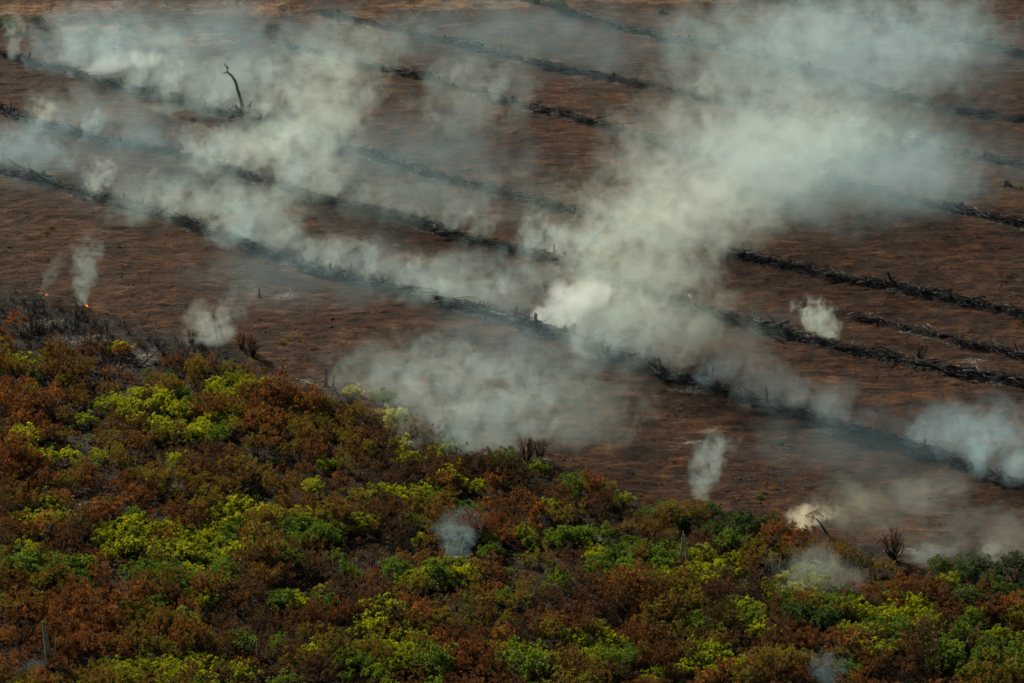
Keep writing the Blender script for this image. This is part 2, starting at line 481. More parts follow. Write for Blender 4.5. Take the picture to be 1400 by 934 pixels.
# ------------------------------------------------------------------ landmarks used in the labels
LANDMARKS = [(p, at(*p[1:])) for p in [
    ("the pale sandy ash clearing", 200, 490), ("the scrub edge smoke puff", 290, 468), ("the flame at the scrub edge", 112, 418),
    ("the broad lime green thicket", 240, 765), ("the lower left pale snag", 65, 880), ("the grey ash patch in the scrub", 110, 690),
    ("the clearing's lime bushes", 320, 550), ("the left border lime bush", 25, 615), ("the bottom border lime strip", 240, 925),
    ("the bottom border green mound", 540, 910), ("the smoke wisp inside the scrub", 625, 758), ("the middle ash streaks", 810, 828),
    ("the twin pale snags", 935, 762), ("the narrow white smoke column", 960, 690), ("the field corner dark trees", 1010, 735),
    ("the leaning little tree", 1112, 728), ("the tree smoke bank", 1130, 795), ("the smoke bank's lit trees", 1130, 835),
    ("the right border dark trees", 1340, 805), ("the red bare bush", 1220, 765), ("the bottom border smoke wisp", 1125, 930),
    ("the big smoke bank's foot", 640, 620), ("the upper lime spray", 480, 545), ("the white leaning branch", 25, 535),
    ("the bottom border yellow bush", 980, 930), ("the lower right olive bush", 1220, 855), ("the middle green mound", 860, 780),
    ("the orange shrub ridge", 690, 800), ("the small lone lime bush", 430, 678), ("the strip left of the wisp", 560, 685),
]]


ONES = "first second third fourth fifth sixth seventh eighth ninth tenth eleventh twelfth thirteenth fourteenth fifteenth sixteenth seventeenth eighteenth nineteenth".split()
TENS = {2: "twent", 3: "thirt", 4: "fort", 5: "fift", 6: "sixt", 7: "sevent", 8: "eight", 9: "ninet"}


def nth(k):
    """0 -> first."""
    n = k + 1
    if n < 20: return ONES[n - 1]
    return TENS[n // 10] + ("ieth" if n % 10 == 0 else "y-" + ONES[n % 10 - 1])


def ordinal(k): return "nearest" if k == 0 else nth(k) + " nearest"


def name_by_place(items, fallback=""):
    """items: list of (object, x, y, look, noun). Gives each a label with look and nearest landmark."""
    cells = {}
    for o, x, y, look, noun in items:
        (lm, p) = min(LANDMARKS, key=lambda q: (q[1][0] - x) ** 2 + ((q[1][1] - y) * 0.6) ** 2)
        dx, dy = x - p[0], (y - p[1]) * 0.6
        side = ("right of" if dx > 0 else "left of") if abs(dx) > abs(dy) else ("behind" if dy > 0 else "in front of")
        cells.setdefault((look, noun, side, lm[0]), []).append((math.hypot(dx, dy), o))
    for (look, noun, side, lm), lst in cells.items():
        lst.sort(key=lambda q: q[0])
        for k, (d, o) in enumerate(lst):
            o["label"] = f"{look} {noun} {side} {lm}" if len(lst) == 1 else f"{look} {noun}, {ordinal(k)} {side} {lm}"


# ------------------------------------------------------------------ vegetation prototypes
def crown_clumps(rs, n, rx, rz, z0, up=0.15, rag=0.0):
    """Clump centres over a lumpy dome and their outward directions."""
    u = rs.normal(size=(n * 3, 3)); u[:, 2] = np.abs(u[:, 2]) * 0.9 - up
    u /= np.linalg.norm(u, axis=1)[:, None]
    u = u[:n]
    ph = np.arctan2(u[:, 1], u[:, 0])
    lob = 1 + 0.22 * np.sin(3 * ph + rs.uniform(0, 6)) + 0.15 * np.sin(5 * ph + rs.uniform(0, 6))
    k = rs.uniform(0.62 - 0.25 * rag, 1.08 + 0.35 * rag, n) * lob
    c = u * np.stack([rx * k, rx * k, rz * k], 1); c[:, 2] += z0
    return c, u


def foliage_mesh(name, seed, mat, n_cl, per, rx, rz, z0, cl_r, llen, lwid, upright=0.5, droop=0.1, rag=0.0):
    rs = np.random.default_rng(seed); g = Geo()
    c, u = crown_clumps(rs, n_cl, rx, rz, z0, 0.15, rag)
    for ci, ui in zip(c, u):
        k = max(4, int(per * rs.uniform(0.6, 1.3)))
        d = rs.normal(size=(k, 3)) + ui * 0.9 + np.array([0, 0, upright])
        d /= np.linalg.norm(d, axis=1)[:, None]
        r = cl_r * rs.uniform(0.5, 1.2)
        o = ci + d * (r * rs.uniform(0.1, 1.0, k) ** 0.6)[:, None]
        tint = np.clip(rs.normal(rs.uniform(0.25, 0.75), 0.16, k), 0, 1)
        leaves(g, o, d + rs.normal(0, 0.45, (k, 3)), rs.uniform(0.6, 1.25, k) * llen, rs.uniform(0.7, 1.2, k) * lwid, rs, tint, droop)
    return g.mesh(name, mat), c


def stems_mesh(name, seed, tips, r0, n_main=5, base_r=0.25, mat=None):
    rs = np.random.default_rng(seed); g = Geo()
    order = rs.permutation(len(tips))
    for i in order[:n_main]:
        t = np.asarray(tips[i]); b = np.array([rs.normal(0, base_r), rs.normal(0, base_r), -0.25])
        m = (b + t) / 2 + rs.normal(0, 0.14 * np.linalg.norm(t - b), 3) * np.array([1, 1, 0.4])
        path = [b, b * 0.5 + m * 0.5 + rs.normal(0, 0.05, 3), m, m * 0.45 + t * 0.55 + rs.normal(0, 0.05, 3), t]
        tube(g, path, np.array([1, 0.8, 0.6, 0.42, 0.18]) * r0 * rs.uniform(0.7, 1.2), 5, rs.uniform(0.2, 0.8))
    return g.mesh(name, mat or MAT["stem"])


def make_proto(kind, seed):
    rs = np.random.default_rng(seed)
    if kind == "rust":
        fm, c = foliage_mesh("scorched_foliage", seed, MAT["rust"], 46, 24, 1.35, 1.3, 1.15, 0.34, 0.32, 0.10, 1.3, 0.1, 1.0)
        sm = stems_mesh("stem", seed, c, 0.05, 8)
    elif kind == "brown":
        fm, c = foliage_mesh("withered_foliage", seed, MAT["brown"], 36, 18, 1.3, 1.4, 1.15, 0.34, 0.32, 0.085, 1.3, 0.05, 1.0)
        sm = stems_mesh("stem", seed, c, 0.05, 12)
    elif kind == "lime":
        fm, c = foliage_mesh("leafy_foliage", seed, MAT["lime"], 48, 24, 1.55, 1.2, 1.1, 0.40, 0.36, 0.19, 0.8, 0.12, 0.6)
        sm = stems_mesh("stem", seed, c, 0.06, 6)
    elif kind == "black":
        fm, c = foliage_mesh("charred_twigs", seed, MAT["black"], 26, 10, 1.3, 1.2, 1.0, 0.4, 0.34, 0.05, 0.9, 0.0)
        sm = stems_mesh("stem", seed, c, 0.05, 22, mat=MAT["char"])
    elif kind == "olive":
        fm, c = foliage_mesh("half_scorched_foliage", seed, MAT["olive"], 46, 22, 1.4, 1.35, 1.2, 0.36, 0.31, 0.12, 1.1, 0.1, 0.9)
        sm = stems_mesh("stem", seed, c, 0.05, 9)
    elif kind == "green":
        fm, c = foliage_mesh("leafy_foliage", seed, MAT["green"], 50, 24, 1.6, 1.3, 1.25, 0.42, 0.34, 0.18, 0.7, 0.15, 0.6)
        sm = stems_mesh("stem", seed, c, 0.06, 6)
    else:
        fm, c = foliage_mesh("dense_crown", seed, MAT["deep"], 60, 26, 1.9, 1.5, 1.7, 0.5, 0.36, 0.2, 0.5, 0.2)
        sm = stems_mesh("trunk", seed, c, 0.11, 7, 0.3)
    return fm, sm


PROTO = {k: [make_proto(k, 100 * i + j) for j in range(n)] for i, (k, n) in enumerate([("rust", 9), ("brown", 7), ("lime", 6), ("green", 6), ("deep", 5), ("olive", 6), ("black", 4)])}
PLANT = {   # root name, crown part, stem part, category, group
    "rust": ("scorched_shrub", "foliage", "stem", "shrub", "scorched rust brown shrubs of the foreground scrub"),
    "brown": ("withered_shrub", "foliage", "stem", "shrub", "withered dark brown shrubs of the foreground scrub"),
    "lime": ("lime_bush", "foliage", "stem", "bush", "yellow green bushes of the foreground scrub"),
    "black": ("charred_shrub", "charred_twigs", "stem", "shrub", "charred black shrubs of the burnt strip"),
    "olive": ("half_scorched_bush", "foliage", "stem", "bush", "half scorched olive bushes of the foreground scrub"),
    "green": ("green_bush", "foliage", "stem", "bush", "green bushes of the foreground scrub"),
    "deep": ("dark_green_tree", "crown", "trunk", "tree", "dark green young trees of the scrub"),
}


def plant(kind, x, y, s, rz=None, zs=1.0, sink=0.1):
    fm, sm = rnd.choice(PROTO[kind])
    nm, cn, tn, cat, grp = PLANT[kind]
    r = link(nm, None, None, (x, y, hz(x, y) - sink), (0, 0, rnd.uniform(0, 6.28) if rz is None else rz), (s, s, s * zs))
    r.empty_display_size = 0.3
    tag(r, None, cat, grp)
    f_ = link(cn, fm, r); link(tn, sm, r)
    if kind == "black": f_["kind"] = "stuff"
    return r


# green patches of the scrub: px, py, rx, ry, kind
PATCH = [(322, 548, 42, 22, "lime"), (215, 565, 48, 20, "lime"), (160, 562, 20, 14, "lime"), (245, 592, 40, 16, "lime"), (300, 580, 26, 12, "lime"), (285, 600, 26, 12, "green"), (400, 572, 26, 8, "green"),
         (22, 612, 34, 14, "lime"), (112, 634, 24, 9, "lime"), (50, 632, 26, 8, "lime"), (66, 718, 42, 14, "lime"), (80, 795, 50, 20, "green"), (190, 745, 60, 22, "lime"), (270, 765, 55, 24, "lime"), (250, 800, 70, 22, "green"), (300, 780, 30, 20, "lime"),
         (350, 718, 60, 18, "lime"), (320, 735, 30, 20, "green"), (430, 735, 40, 14, "green"), (430, 680, 18, 7, "lime"), (445, 640, 22, 9, "lime"), (380, 635, 15, 5, "lime"), (400, 830, 24, 10, "lime"), (445, 838, 24, 10, "green"), (195, 845, 34, 8, "green"),
         (240, 928, 110, 14, "lime"), (35, 760, 14, 8, "lime"), (540, 905, 54, 22, "lime"), (505, 925, 34, 14, "green"), (510, 885, 20, 10, "lime"), (482, 541, 14, 8, "lime"), (520, 552, 20, 6, "green"), (440, 560, 14, 6, "green"), (550, 788, 22, 12, "green"), (632, 782, 26, 14, "lime"), (592, 800, 24, 12, "green"), (550, 682, 42, 10, "lime"), (580, 690, 20, 12, "green"), (605, 630, 20, 6, "lime"),
         (860, 782, 52, 24, "green"), (895, 770, 30, 16, "green"), (930, 795, 24, 12, "lime"), (980, 728, 46, 16, "deep"), (1036, 736, 44, 22, "deep"), (1000, 745, 30, 10, "green"), (790, 745, 40, 10, "green"), (725, 745, 24, 8, "lime"), (810, 755, 24, 10, "lime"), (785, 680, 20, 8, "green"), (690, 642, 16, 6, "green"), (850, 690, 20, 7, "lime"), (900, 710, 24, 8, "green"),
         (1090, 812, 44, 16, "lime"), (1120, 828, 54, 22, "green"), (1160, 836, 34, 18, "lime"), (1130, 850, 50, 16, "deep"), (985, 772, 36, 20, "lime"), (960, 795, 24, 12, "lime"), (1240, 852, 38, 24, "lime"), (1230, 872, 40, 14, "green"), (1320, 800, 52, 20, "deep"), (1370, 812, 46, 22, "deep"), (1295, 800, 30, 14, "deep"), (1345, 832, 40, 12, "deep"), (1280, 805, 20, 10, "lime"), (1200, 885, 44, 18, "lime"), (1180, 862, 22, 10, "lime"), (1150, 858, 28, 10, "lime"),
         (820, 892, 38, 22, "lime"), (845, 912, 30, 16, "green"), (735, 905, 44, 14, "lime"), (700, 915, 20, 10, "green"), (938, 908, 18, 20, "lime"), (980, 932, 30, 10, "lime"), (1165, 925, 22, 10, "green"), (1345, 918, 60, 14, "green"), (1010, 845, 20, 14, "lime"), (1000, 840, 18, 10, "green"), (950, 860, 22, 14, "green"), (690, 830, 16, 8, "green"), (1305, 905, 18, 12, "lime"), (1320, 870, 26, 12, "green"), (890, 940, 20, 10, "lime"), (380, 900, 12, 6, "green"), (1390, 880, 14, 8, "lime")]
PATCH_W = []
for px, py, rx, ry, k in PATCH:
    c = at(px, py); s = mpp(px, py)
    PATCH_W.append((c[0], c[1], rx * s, max(ry * s / SP, 1.4), k))


def bare_amount(x, y):
    """How open the scrub is here (ash and char clearings)."""
    v = 0.0
    for px, py, rx, ry in ASH_PX[:14]:
        cx, cy = at(px, py); s = mpp(px, py)
        v = max(v, math.exp(-(((x - cx) / (rx * s)) ** 2 + ((y - cy) / (ry * s / SP)) ** 2)))
    return v


BURN_PX = [(0, 412, 110, 30), (100, 445, 100, 26), (190, 465, 80, 20), (60, 470, 80, 22), (180, 500, 80, 12), (270, 480, 40, 10)]


def burn_amount(x, y):
    v = 0.0
    for px, py, rx, ry in BURN_PX:
        cx, cy = at(px, py); s = mpp(px, py)
        v = max(v, math.exp(-(((x - cx) / (rx * s)) ** 2 + ((y - cy) / (ry * s / SP)) ** 2)))
    return v


spots = []   # (x, y, kind, size)
# green patches first
cell = {}
def free(x, y, d):
    ci, cj = int(x // 2), int(y // 2); R = int(d // 2) + 1
    for a in range(ci - R, ci + R + 1):
        for b in range(cj - R, cj + R + 1):
            for (u, v, w) in cell.get((a, b), ()):
                if (u - x) ** 2 + (v - y) ** 2 < (0.5 * (d + w)) ** 2: return False
    return True
def take(x, y, d): cell.setdefault((int(x // 2), int(y // 2)), []).append((x, y, d))
for cx, cy, gx, gy, k in PATCH_W:
    n = max(1, int(gx * gy * (0.75 if k != "deep" else 0.36)))
    for i in range(n * 4):
        if n <= 0: break
        a = rnd.uniform(0, 6.28); q = math.sqrt(rnd.random())
        x, y = cx + gx * q * math.cos(a), cy + gy * q * math.sin(a)
        d = 1.4 if k != "deep" else 2.4
        if i == 0 and free(x, y, 0.6): x, y = cx, cy
        elif not free(x, y, d): continue
        take(x, y, d); n -= 1
        spots.append((x, y, k, rnd.uniform(0.5, 0.92) if k != "deep" else rnd.uniform(0.5, 0.95)))
low = []     # undergrowth tufts: x, y, size, rust?
tries = 0
while tries < 34000:
    tries += 1
    y = rnd.uniform(332, 500); x = rnd.uniform(-80, 80)
    px, py = to_px(x, y)
    if in_scrub(x, y) < rnd.uniform(-0.8, 1.0) or not (-140 < px < 1540 and py < 1010): continue
    if rnd.random() < bare_amount(x, y) * 1.3: continue
    bn = burn_amount(x, y)
    burnt = rnd.random() < bn * 1.35
    if burnt and rnd.random() < 0.45: continue
    big_gap = vn1(x / 9.0, y / 9.0, 61, 2)
    d = 1.35 + 2.6 * max(0, 0.52 - big_gap)
    if not free(x, y, d): continue
    take(x, y, d)
    patch = vn1(x / 7.0, y / 11.0, 71, 2) + rnd.uniform(-0.13, 0.13)
    k = "rust" if patch > 0.50 else "brown"
    if vn1(x / 8.0, y / 12.0, 83, 2) + rnd.uniform(-0.2, 0.2) > 0.655: k = "olive"
    if rnd.random() < 0.05: k = rnd.choice(["lime", "green"])
    if px < 480 and in_scrub(x, y) < 3 + 5 * rnd.random() and rnd.random() < 0.75: k = "black" if rnd.random() < 0.55 else "brown"
    if burnt: k = "black"
    s = min(1.0, 0.5 + 0.11 * max(0, in_scrub(x, y))) * rnd.uniform(0.5, 1.0) * (0.9 + 0.5 * (big_gap - 0.3))
    if rnd.random() < 0.06: s *= 1.35
    spots.append((x, y, k, s))
# the 300 of each kind that show largest stay individuals; the rest joins the undergrowth
by_kind = {}
for sp in spots:
    px, py = to_px(sp[0], sp[1], 1.0)
    inside = -8 < px < 1408 and py < 965
    by_kind.setdefault(sp[2], []).append((inside, sp[3] / mpp(px, py), sp))
UNDER = []
made = []
for k, lst in by_kind.items():
    lst.sort(key=lambda q: (q[0], q[1]), reverse=True)
    for i, (ins, size, (x, y, kk, s)) in enumerate(lst):
        if ins and i < 295:
            zs = rnd.uniform(0.95, 1.45) if k in ("rust", "brown", "olive", "black") else rnd.uniform(0.85, 1.15)
            o = plant(k, x, y, s, zs=zs)
            shape = "tall" if s * zs > 1.0 else ("low" if s * zs < 0.66 else "rounded")
            look = {"rust": "rusty scorched", "brown": "dark withered", "lime": "yellow green", "olive": "half scorched", "black": "charred black", "green": "leaf green", "deep": "dark green"}[k]
            noun = {"rust": "shrub", "brown": "shrub", "lime": "bush", "olive": "bush", "black": "shrub", "green": "bush", "deep": "young tree"}[k]
            made.append((o, x, y, shape + " " + look, noun))
        else:
            UNDER.append((x, y, k, s))
name_by_place(made)
print("plants", {k: len(v) for k, v in by_kind.items()}, "under", len(UNDER))


def scatter_joined(name, items, mat, seed, per, llen, lwid):
    """Joined leaf tufts: one mesh for plants past counting."""
    rs = np.random.default_rng(seed); g = Geo()
    for (x, y, s) in items:
        z = hz(x, y)
        n_cl = max(2, int(per * s))
        for c in range(n_cl):
            a = rs.uniform(0, 6.28); q = math.sqrt(rs.random()) * 1.2 * s
            cz = rs.uniform(0.15, 1.0) * 1.9 * s * (1 - 0.45 * q / (1.2 * s))
            k = 11
            d = rs.normal(size=(k, 3)) + np.array([0, 0, 0.8])
            d /= np.linalg.norm(d, axis=1)[:, None]
            o = np.array([x + q * math.cos(a), y + q * math.sin(a), z + cz]) + d * rs.uniform(0.05, 0.4, k)[:, None] * s
            leaves(g, o, d + rs.normal(0, 0.4, (k, 3)), llen * rs.uniform(0.6, 1.3, k), lwid * rs.uniform(0.7, 1.2, k), rs, np.clip(rs.normal(rs.uniform(0.2, 0.8), 0.15, k), 0, 1), 0.1)
    return link(name, g.mesh(name, mat))


tufts = []
t2 = 0
while len(tufts) < 2600 and t2 < 30000:
    t2 += 1
    y = rnd.uniform(330, 500); x = rnd.uniform(-85, 85)
    px, py = to_px(x, y)
    if in_scrub(x, y) < 0.3 or not (-160 < px < 1560): continue
    if rnd.random() < 0.2 + bare_amount(x, y) * 1.2: continue
    if rnd.random() < burn_amount(x, y) * 0.9: continue
    tufts.append((x, y, rnd.uniform(0.22, 0.5)))
half = len(tufts) * 2 // 3
tag(scatter_joined("undergrowth", [(x, y, s) for x, y, k, s in UNDER if k in ("brown", "deep", "black")] + tufts[:half], MAT["brown"], 5, 17, 0.32, 0.12), kind="stuff", label="low scorched undergrowth filling the gaps between the shrubs")
tag(scatter_joined("green_undergrowth", [(x, y, s) for x, y, k, s in UNDER if k in ("lime", "green", "olive")] + tufts[half:half + 140], MAT["green"], 6, 14, 0.32, 0.18), kind="stuff", label="low green weeds and sprouts between the shrubs")

tag(scatter_joined("scorched_undergrowth", [(x, y, s) for x, y, k, s in UNDER if k == "rust"], MAT["rust"], 8, 24, 0.30, 0.12), kind="stuff", label="rusty scorched low growth between the shrubs and beyond the borders")

# ------------------------------------------------------------------ log rows
def log_mesh(seed, L, r, mat, stubs=2):
    rs = np.random.default_rng(seed); g = Geo()
    n = 9; t = np.linspace(-0.5, 0.5, n)
    bend = rs.normal(0, 0.05 * L); b2 = rs.normal(0, 0.03 * L)
    path = np.stack([t * L, bend * (t * t * 4) + b2 * np.sin(t * 9), rs.normal(0, 0.02 * L) * np.sin(t * 5 + 1)], 1) + rs.normal(0, 0.03, (n, 3))
    rad = r * (1.15 - 0.75 * (t + 0.5) ** 1.2) * rs.uniform(0.9, 1.1, n)
    tube(g, path, rad, 7, rs.uniform(0.1, 0.7), 0.10, rs)
    for k in range(stubs):
        i = rs.integers(2, n - 1); d = rs.normal(size=3); d[2] = abs(d[2]) + 0.3; d[0] += 0.6; d /= np.linalg.norm(d)
        ln = L * rs.uniform(0.1, 0.3)
        p = [path[i], path[i] + d * ln * 0.5 + rs.normal(0, 0.05, 3) * ln, path[i] + d * ln]
        tube(g, p, np.array([0.5, 0.35, 0.12]) * r, 5, rs.uniform(0.1, 0.7), 0.08, rs)
    return g.mesh("charred_log", mat)


LOGS = [log_mesh(300 + i, L, r, MAT["char"], st) for i, (L, r, st) in enumerate([(7, .24, 2), (9, .28, 3), (5, .2, 1), (11, .30, 3), (4, .26, 0), (8, .2, 4), (6, .3, 1), (3.2, .22, 1)])]
GREYLOGS = [log_mesh(340 + i, L, r, MAT["grey_wood"], st) for i, (L, r, st) in enumerate([(6, .16, 2), (8, .18, 3), (4.5, .14, 1), (5, .2, 0)])]


def stump_mesh(seed, H, r, mat):
    rs = np.random.default_rng(seed); g = Geo()
    n = 6; t = np.linspace(0, 1, n)
    path = np.stack([rs.normal(0, 0.1) * t * H, rs.normal(0, 0.1) * t * H, t * H - 0.15], 1)
    tube(g, path, r * (1.35 - 0.55 * t ** 0.5) * rs.uniform(0.9, 1.1, n), 8, rs.uniform(0.1, 0.5), 0.14, rs)
    for k in range(4):
        a = rs.uniform(0, 6.28); d = np.array([math.cos(a), math.sin(a), 0])
        tube(g, [d * 0.05 + (0, 0, 0.15), d * r * 1.6 + (0, 0, 0.1), d * r * 2.8 + (0, 0, -0.1)], [r * .5, r * .4, r * .12], 5, 0.3, 0.08, rs)
    return g.mesh("charred_stump", mat)


STUMPS = [stump_mesh(380 + i, H, r, MAT["char"]) for i, (H, r) in enumerate([(0.9, .3), (1.3, .26), (1.7, .2), (0.6, .38), (2.1, .17), (1.1, .22)])]
ROW_NAME = ["the first row above the scrub", "the second row above the scrub", "the third row above the scrub", "the fourth row above the scrub", "the fifth row above the scrub", "the sixth row above the scrub", "the topmost row", "the short row at the right"]


def along(row, s):
    L = 0
    for (x0, y0), (x1, y1) in zip(row[:-1], row[1:]):
        l = math.hypot(x1 - x0, y1 - y0)
        if s <= L + l:
            t = (s - L) / l
            w_ = 2.2 * (vn1(s / 6.0, x0, 97, 2) - 0.5)
            return x0 + (x1 - x0) * t - w_ * (y1 - y0) / l, y0 + (y1 - y0) * t + w_ * (x1 - x0) / l, math.atan2(y1 - y0, x1 - x0)
        L += l
    return None


def row_len(row): return sum(math.hypot(b[0] - a[0], b[1] - a[1]) for a, b in zip(row[:-1], row[1:]))


N_LOGS = [84, 62, 52, 30, 26, 24, 14, 4]
debris = Geo(); pale = Geo(); rsd = np.random.default_rng(77)
for ri, row in enumerate(ROWS):
    L = row_len(row); w = ROW_W[ri]
    got = []; tries = 0
    while len(got) < N_LOGS[ri] and tries < 1500:
        tries += 1
        s = rnd.uniform(0, L); x, y, a = along(row, s)
        px, py = to_px(x, y)
        if not (-15 < px < 1415 and py > -8): continue
        if rnd.random() > 0.25 + 1.1 * vn1(s / 9.0, ri * 3.0, 91): continue
        off = rnd.gauss(0, w * 0.26)
        x -= math.sin(a) * off; y += math.cos(a) * off
        yaw = a + rnd.gauss(0, 0.5) + (math.pi if rnd.random() < 0.5 else 0)
        grey = rnd.random() < 0.2
        me = rnd.choice(GREYLOGS if grey else LOGS)
        sc = rnd.uniform(0.5, 0.85)
        tilt = rnd.gauss(0, 0.07)
        if rnd.random() < 0.07: tilt = -rnd.uniform(0.15, 0.4)
        z = hz(x, y) + 0.15 + rnd.random() ** 2 * 0.5 * math.exp(-(off / w) ** 2) + abs(math.sin(tilt)) * 1.2
        o = link("fallen_log" if grey else "charred_log", me, None, (x, y, z), (rnd.uniform(-0.5, 0.5), tilt, yaw), (sc, sc, sc))
        tag(o, None, "log", "logs of " + ROW_NAME[ri])
        got.append((px, o, ("grey" if grey else "black"), "tilted" if abs(tilt) > 0.14 else ("long" if sc * (me.vertices[0].co.x * -2) > 6.5 else "short")))
    got.sort(key=lambda q: q[0])
    # name each log by its look and its neighbours along the row
    ordn = ["first", "second", "third", "fourth", "fifth", "sixth", "seventh", "eighth", "ninth", "tenth", "eleventh", "twelfth"]
    seen = {}
    for (px, o, c, k) in got:
        third = "left third" if px < 467 else ("middle third" if px < 933 else "right third")
        seen.setdefault((c, k, third), []).append(o)
    for (c, k, third), lst in seen.items():
        for i, o in enumerate(lst):
            place = f"in the {third} of {ROW_NAME[ri]}"
            o["label"] = f"{k} {c} log {place}" if len(lst) == 1 else f"{nth(i)} {k} {c} log {place}"
    # stumps and upright splinters in the row
    st = []
    for i in range(int(N_LOGS[ri] * 0.28)):
        s = rnd.uniform(0, L); x, y, a = along(row, s)
        px, py = to_px(x, y)
        if not (0 < px < 1400 and py > 0): continue
        off = rnd.gauss(0, w * 0.3); x -= math.sin(a) * off; y += math.cos(a) * off
        sc = rnd.uniform(0.6, 1.1)
        o = link("charred_stump", rnd.choice(STUMPS), None, (x, y, hz(x, y) + rnd.uniform(-0.1, 0.3)), (rnd.gauss(0, .18), rnd.gauss(0, .18), rnd.uniform(0, 6.28)), (sc, sc, sc))
        tag(o, None, "stump", "burnt stumps standing in the log rows")
        st.append((px, o))
    st.sort(key=lambda q: q[0])
    for i, (px, o) in enumerate(st):
        o["label"] = f"burnt stump standing {nth(i)} from the left in {ROW_NAME[ri]}"
    # loose sticks, bark and clods past counting
    n = int(L * (20 if ri < 3 else 14))
    for i in range(n):
        s = rsd.uniform(0, L); p = along(row, s)
        if p is None: continue
        x, y, a = p
        if rsd.random() > 1.4 * vn1(s / 7.0, ri * 5.0, 93, 2) + 0.25: continue
        off = rsd.normal(0, w * 0.34); x -= math.sin(a) * off; y += math.cos(a) * off
        px, py = to_px(x, y)
        if not (-60 < px < 1460 and py > -40): continue
        ln = rsd.uniform(0.4, 2.6); yaw = a + rsd.normal(0, 0.7); el = rsd.normal(0.03, 0.2)
        if rsd.random() < 0.03: el = rsd.uniform(0.5, 1.3); ln *= 0.8
        d = np.array([math.cos(yaw) * math.cos(el), math.sin(yaw) * math.cos(el), math.sin(el)])
        z = hz(x, y) + 0.05 + rsd.random() * 0.35 * math.exp(-(off / w) ** 2) + (ln * 0.4 * abs(math.sin(el)))
        c = np.array([x, y, z]); r = rsd.uniform(0.025, 0.075)
        tube(pale if rsd.random() < 0.15 else debris, [c - d * ln / 2, c + rsd.normal(0, 0.06, 3) * ln, c + d * ln / 2], [r, r * 0.85, r * 0.4], 4, np.clip(rsd.normal(0.4, 0.28), 0, 1))
tag(link("windrow_debris", debris.mesh("windrow_debris", MAT["char"])), kind="stuff", label="burnt sticks, bark and clods heaped along the log rows")

tag(link("pale_debris", pale.mesh("pale_debris", MAT["grey_wood"])), kind="stuff", label="ash grey sticks and bark lying along the log rows")

# litter over the cleared field
litter = Geo(); rsl = np.random.default_rng(78)
n = 34000
ly = rsl.uniform(350, 690, n); lx = rsl.uniform(-1, 1, n) * (0.155 * ly + 6)
den = fbm(lx / 9, ly / 9, 83, 3)
keep = (in_scrub(lx, ly) < 0.5) & (rsl.random(n) < den * 1.6 - 0.25)
lx, ly = lx[keep], ly[keep]; lz = height(lx, ly)
for x, y, z in zip(lx, ly, lz):
    if rsl.random() < 0.55:
        ln = rsl.uniform(0.3, 1.5); yaw = rsl.normal(0.2, 0.9)
        d = np.array([math.cos(yaw), math.sin(yaw), rsl.normal(0, 0.12)]); c = np.array([x, y, z + 0.08])
        r = rsl.uniform(0.02, 0.055)
        tube(litter, [c - d * ln / 2, c + d * ln / 2], [r, r * 0.5], 4, np.clip(rsl.beta(1.3, 1.7), 0, 1))
    else:
        s = rsl.uniform(0.06, 0.28)
        v = np.array([[1, 0, 0], [-0.3, 0.9, 0], [-0.5, -0.8, 0], [0.1, 0, 0.9]]) * s * rsl.uniform(0.6, 1.4, (4, 3)); an = rsl.uniform(0, 6.28)
        R = np.array([[math.cos(an), -math.sin(an), 0], [math.sin(an), math.cos(an), 0], [0, 0, 1]])
        litter.add(v @ R.T + (x, y, z), None, [(0, 1, 3), (1, 2, 3), (2, 0, 3)], np.clip(rsl.beta(1.2, 2.6), 0, 1))
tag(link("field_debris", litter.mesh("field_debris", MAT["debris"])), kind="stuff", label="sticks, straw and clods littering the cleared field")

# dry tufts on the cleared field
gt = Geo(); rsg = np.random.default_rng(79)
n = 5200
gy = rsg.uniform(350, 690, n); gx = rsg.uniform(-1, 1, n) * (0.155 * gy + 6)
near_edge = np.exp(-np.clip(-in_scrub(gx, gy), 0, 99) / 9.0)
keep = (in_scrub(gx, gy) < 0.3) & (rsg.random(n) < np.clip(fbm(gx / 8, gy / 8, 85, 3) * 2.6 - 1.0, 0, 1) * 0.5 + near_edge * 0.8)
for x, y, z in zip(gx[keep], gy[keep], height(gx[keep], gy[keep])):
    k = 9; sz = rsg.uniform(0.25, 0.7)
    d = rsg.normal(0, 0.55, (k, 3)) + (0, 0, 0.9)
    leaves(gt, np.array([x, y, z]) + rsg.normal(0, 0.18, (k, 3)) * (1, 1, 0.2), d, sz, 0.07, rsg, np.clip(rsg.normal(rsg.uniform(0.1, 0.75), 0.12, k), 0, 1), 0.2)
tag(link("dry_grass", gt.mesh("dry_grass", MAT["olive"])), kind="stuff", label="dry brown and olive tufts sprouting on the cleared field")

# ------------------------------------------------------------------ single things the photo shows
def pole(name, label, pts, rad, mat, cat, seed, group=None, part=False, parent=None, origin=None):
    """A crooked limb through px points with heights: (px, py, height above ground)."""
    P = []
    for px, py, h in pts:
        x, y = at(px, py); P.append((x, y, hz(x, y) + h))
    o0 = np.array(P[0]) if origin is None else np.array(origin)
    P = np.array(P) - o0
    rs = np.random.default_rng(seed); g = Geo()
    t = np.linspace(0, 1, len(P)); tt = np.linspace(0, 1, max(7, len(P) * 3))
    path = np.stack([np.interp(tt, t, P[:, i]) for i in range(3)], 1)
    path[1:-1] += rs.normal(0, 0.05, (len(tt) - 2, 3))
    tube(g, path, np.interp(tt, np.linspace(0, 1, len(rad)), rad), 7, rs.uniform(0.2, 0.7), 0.08, rs)
    o = link(name, g.mesh(name, mat), parent, (0, 0, 0) if parent else tuple(o0))
    if not parent: tag(o, label, cat, group)
    return o


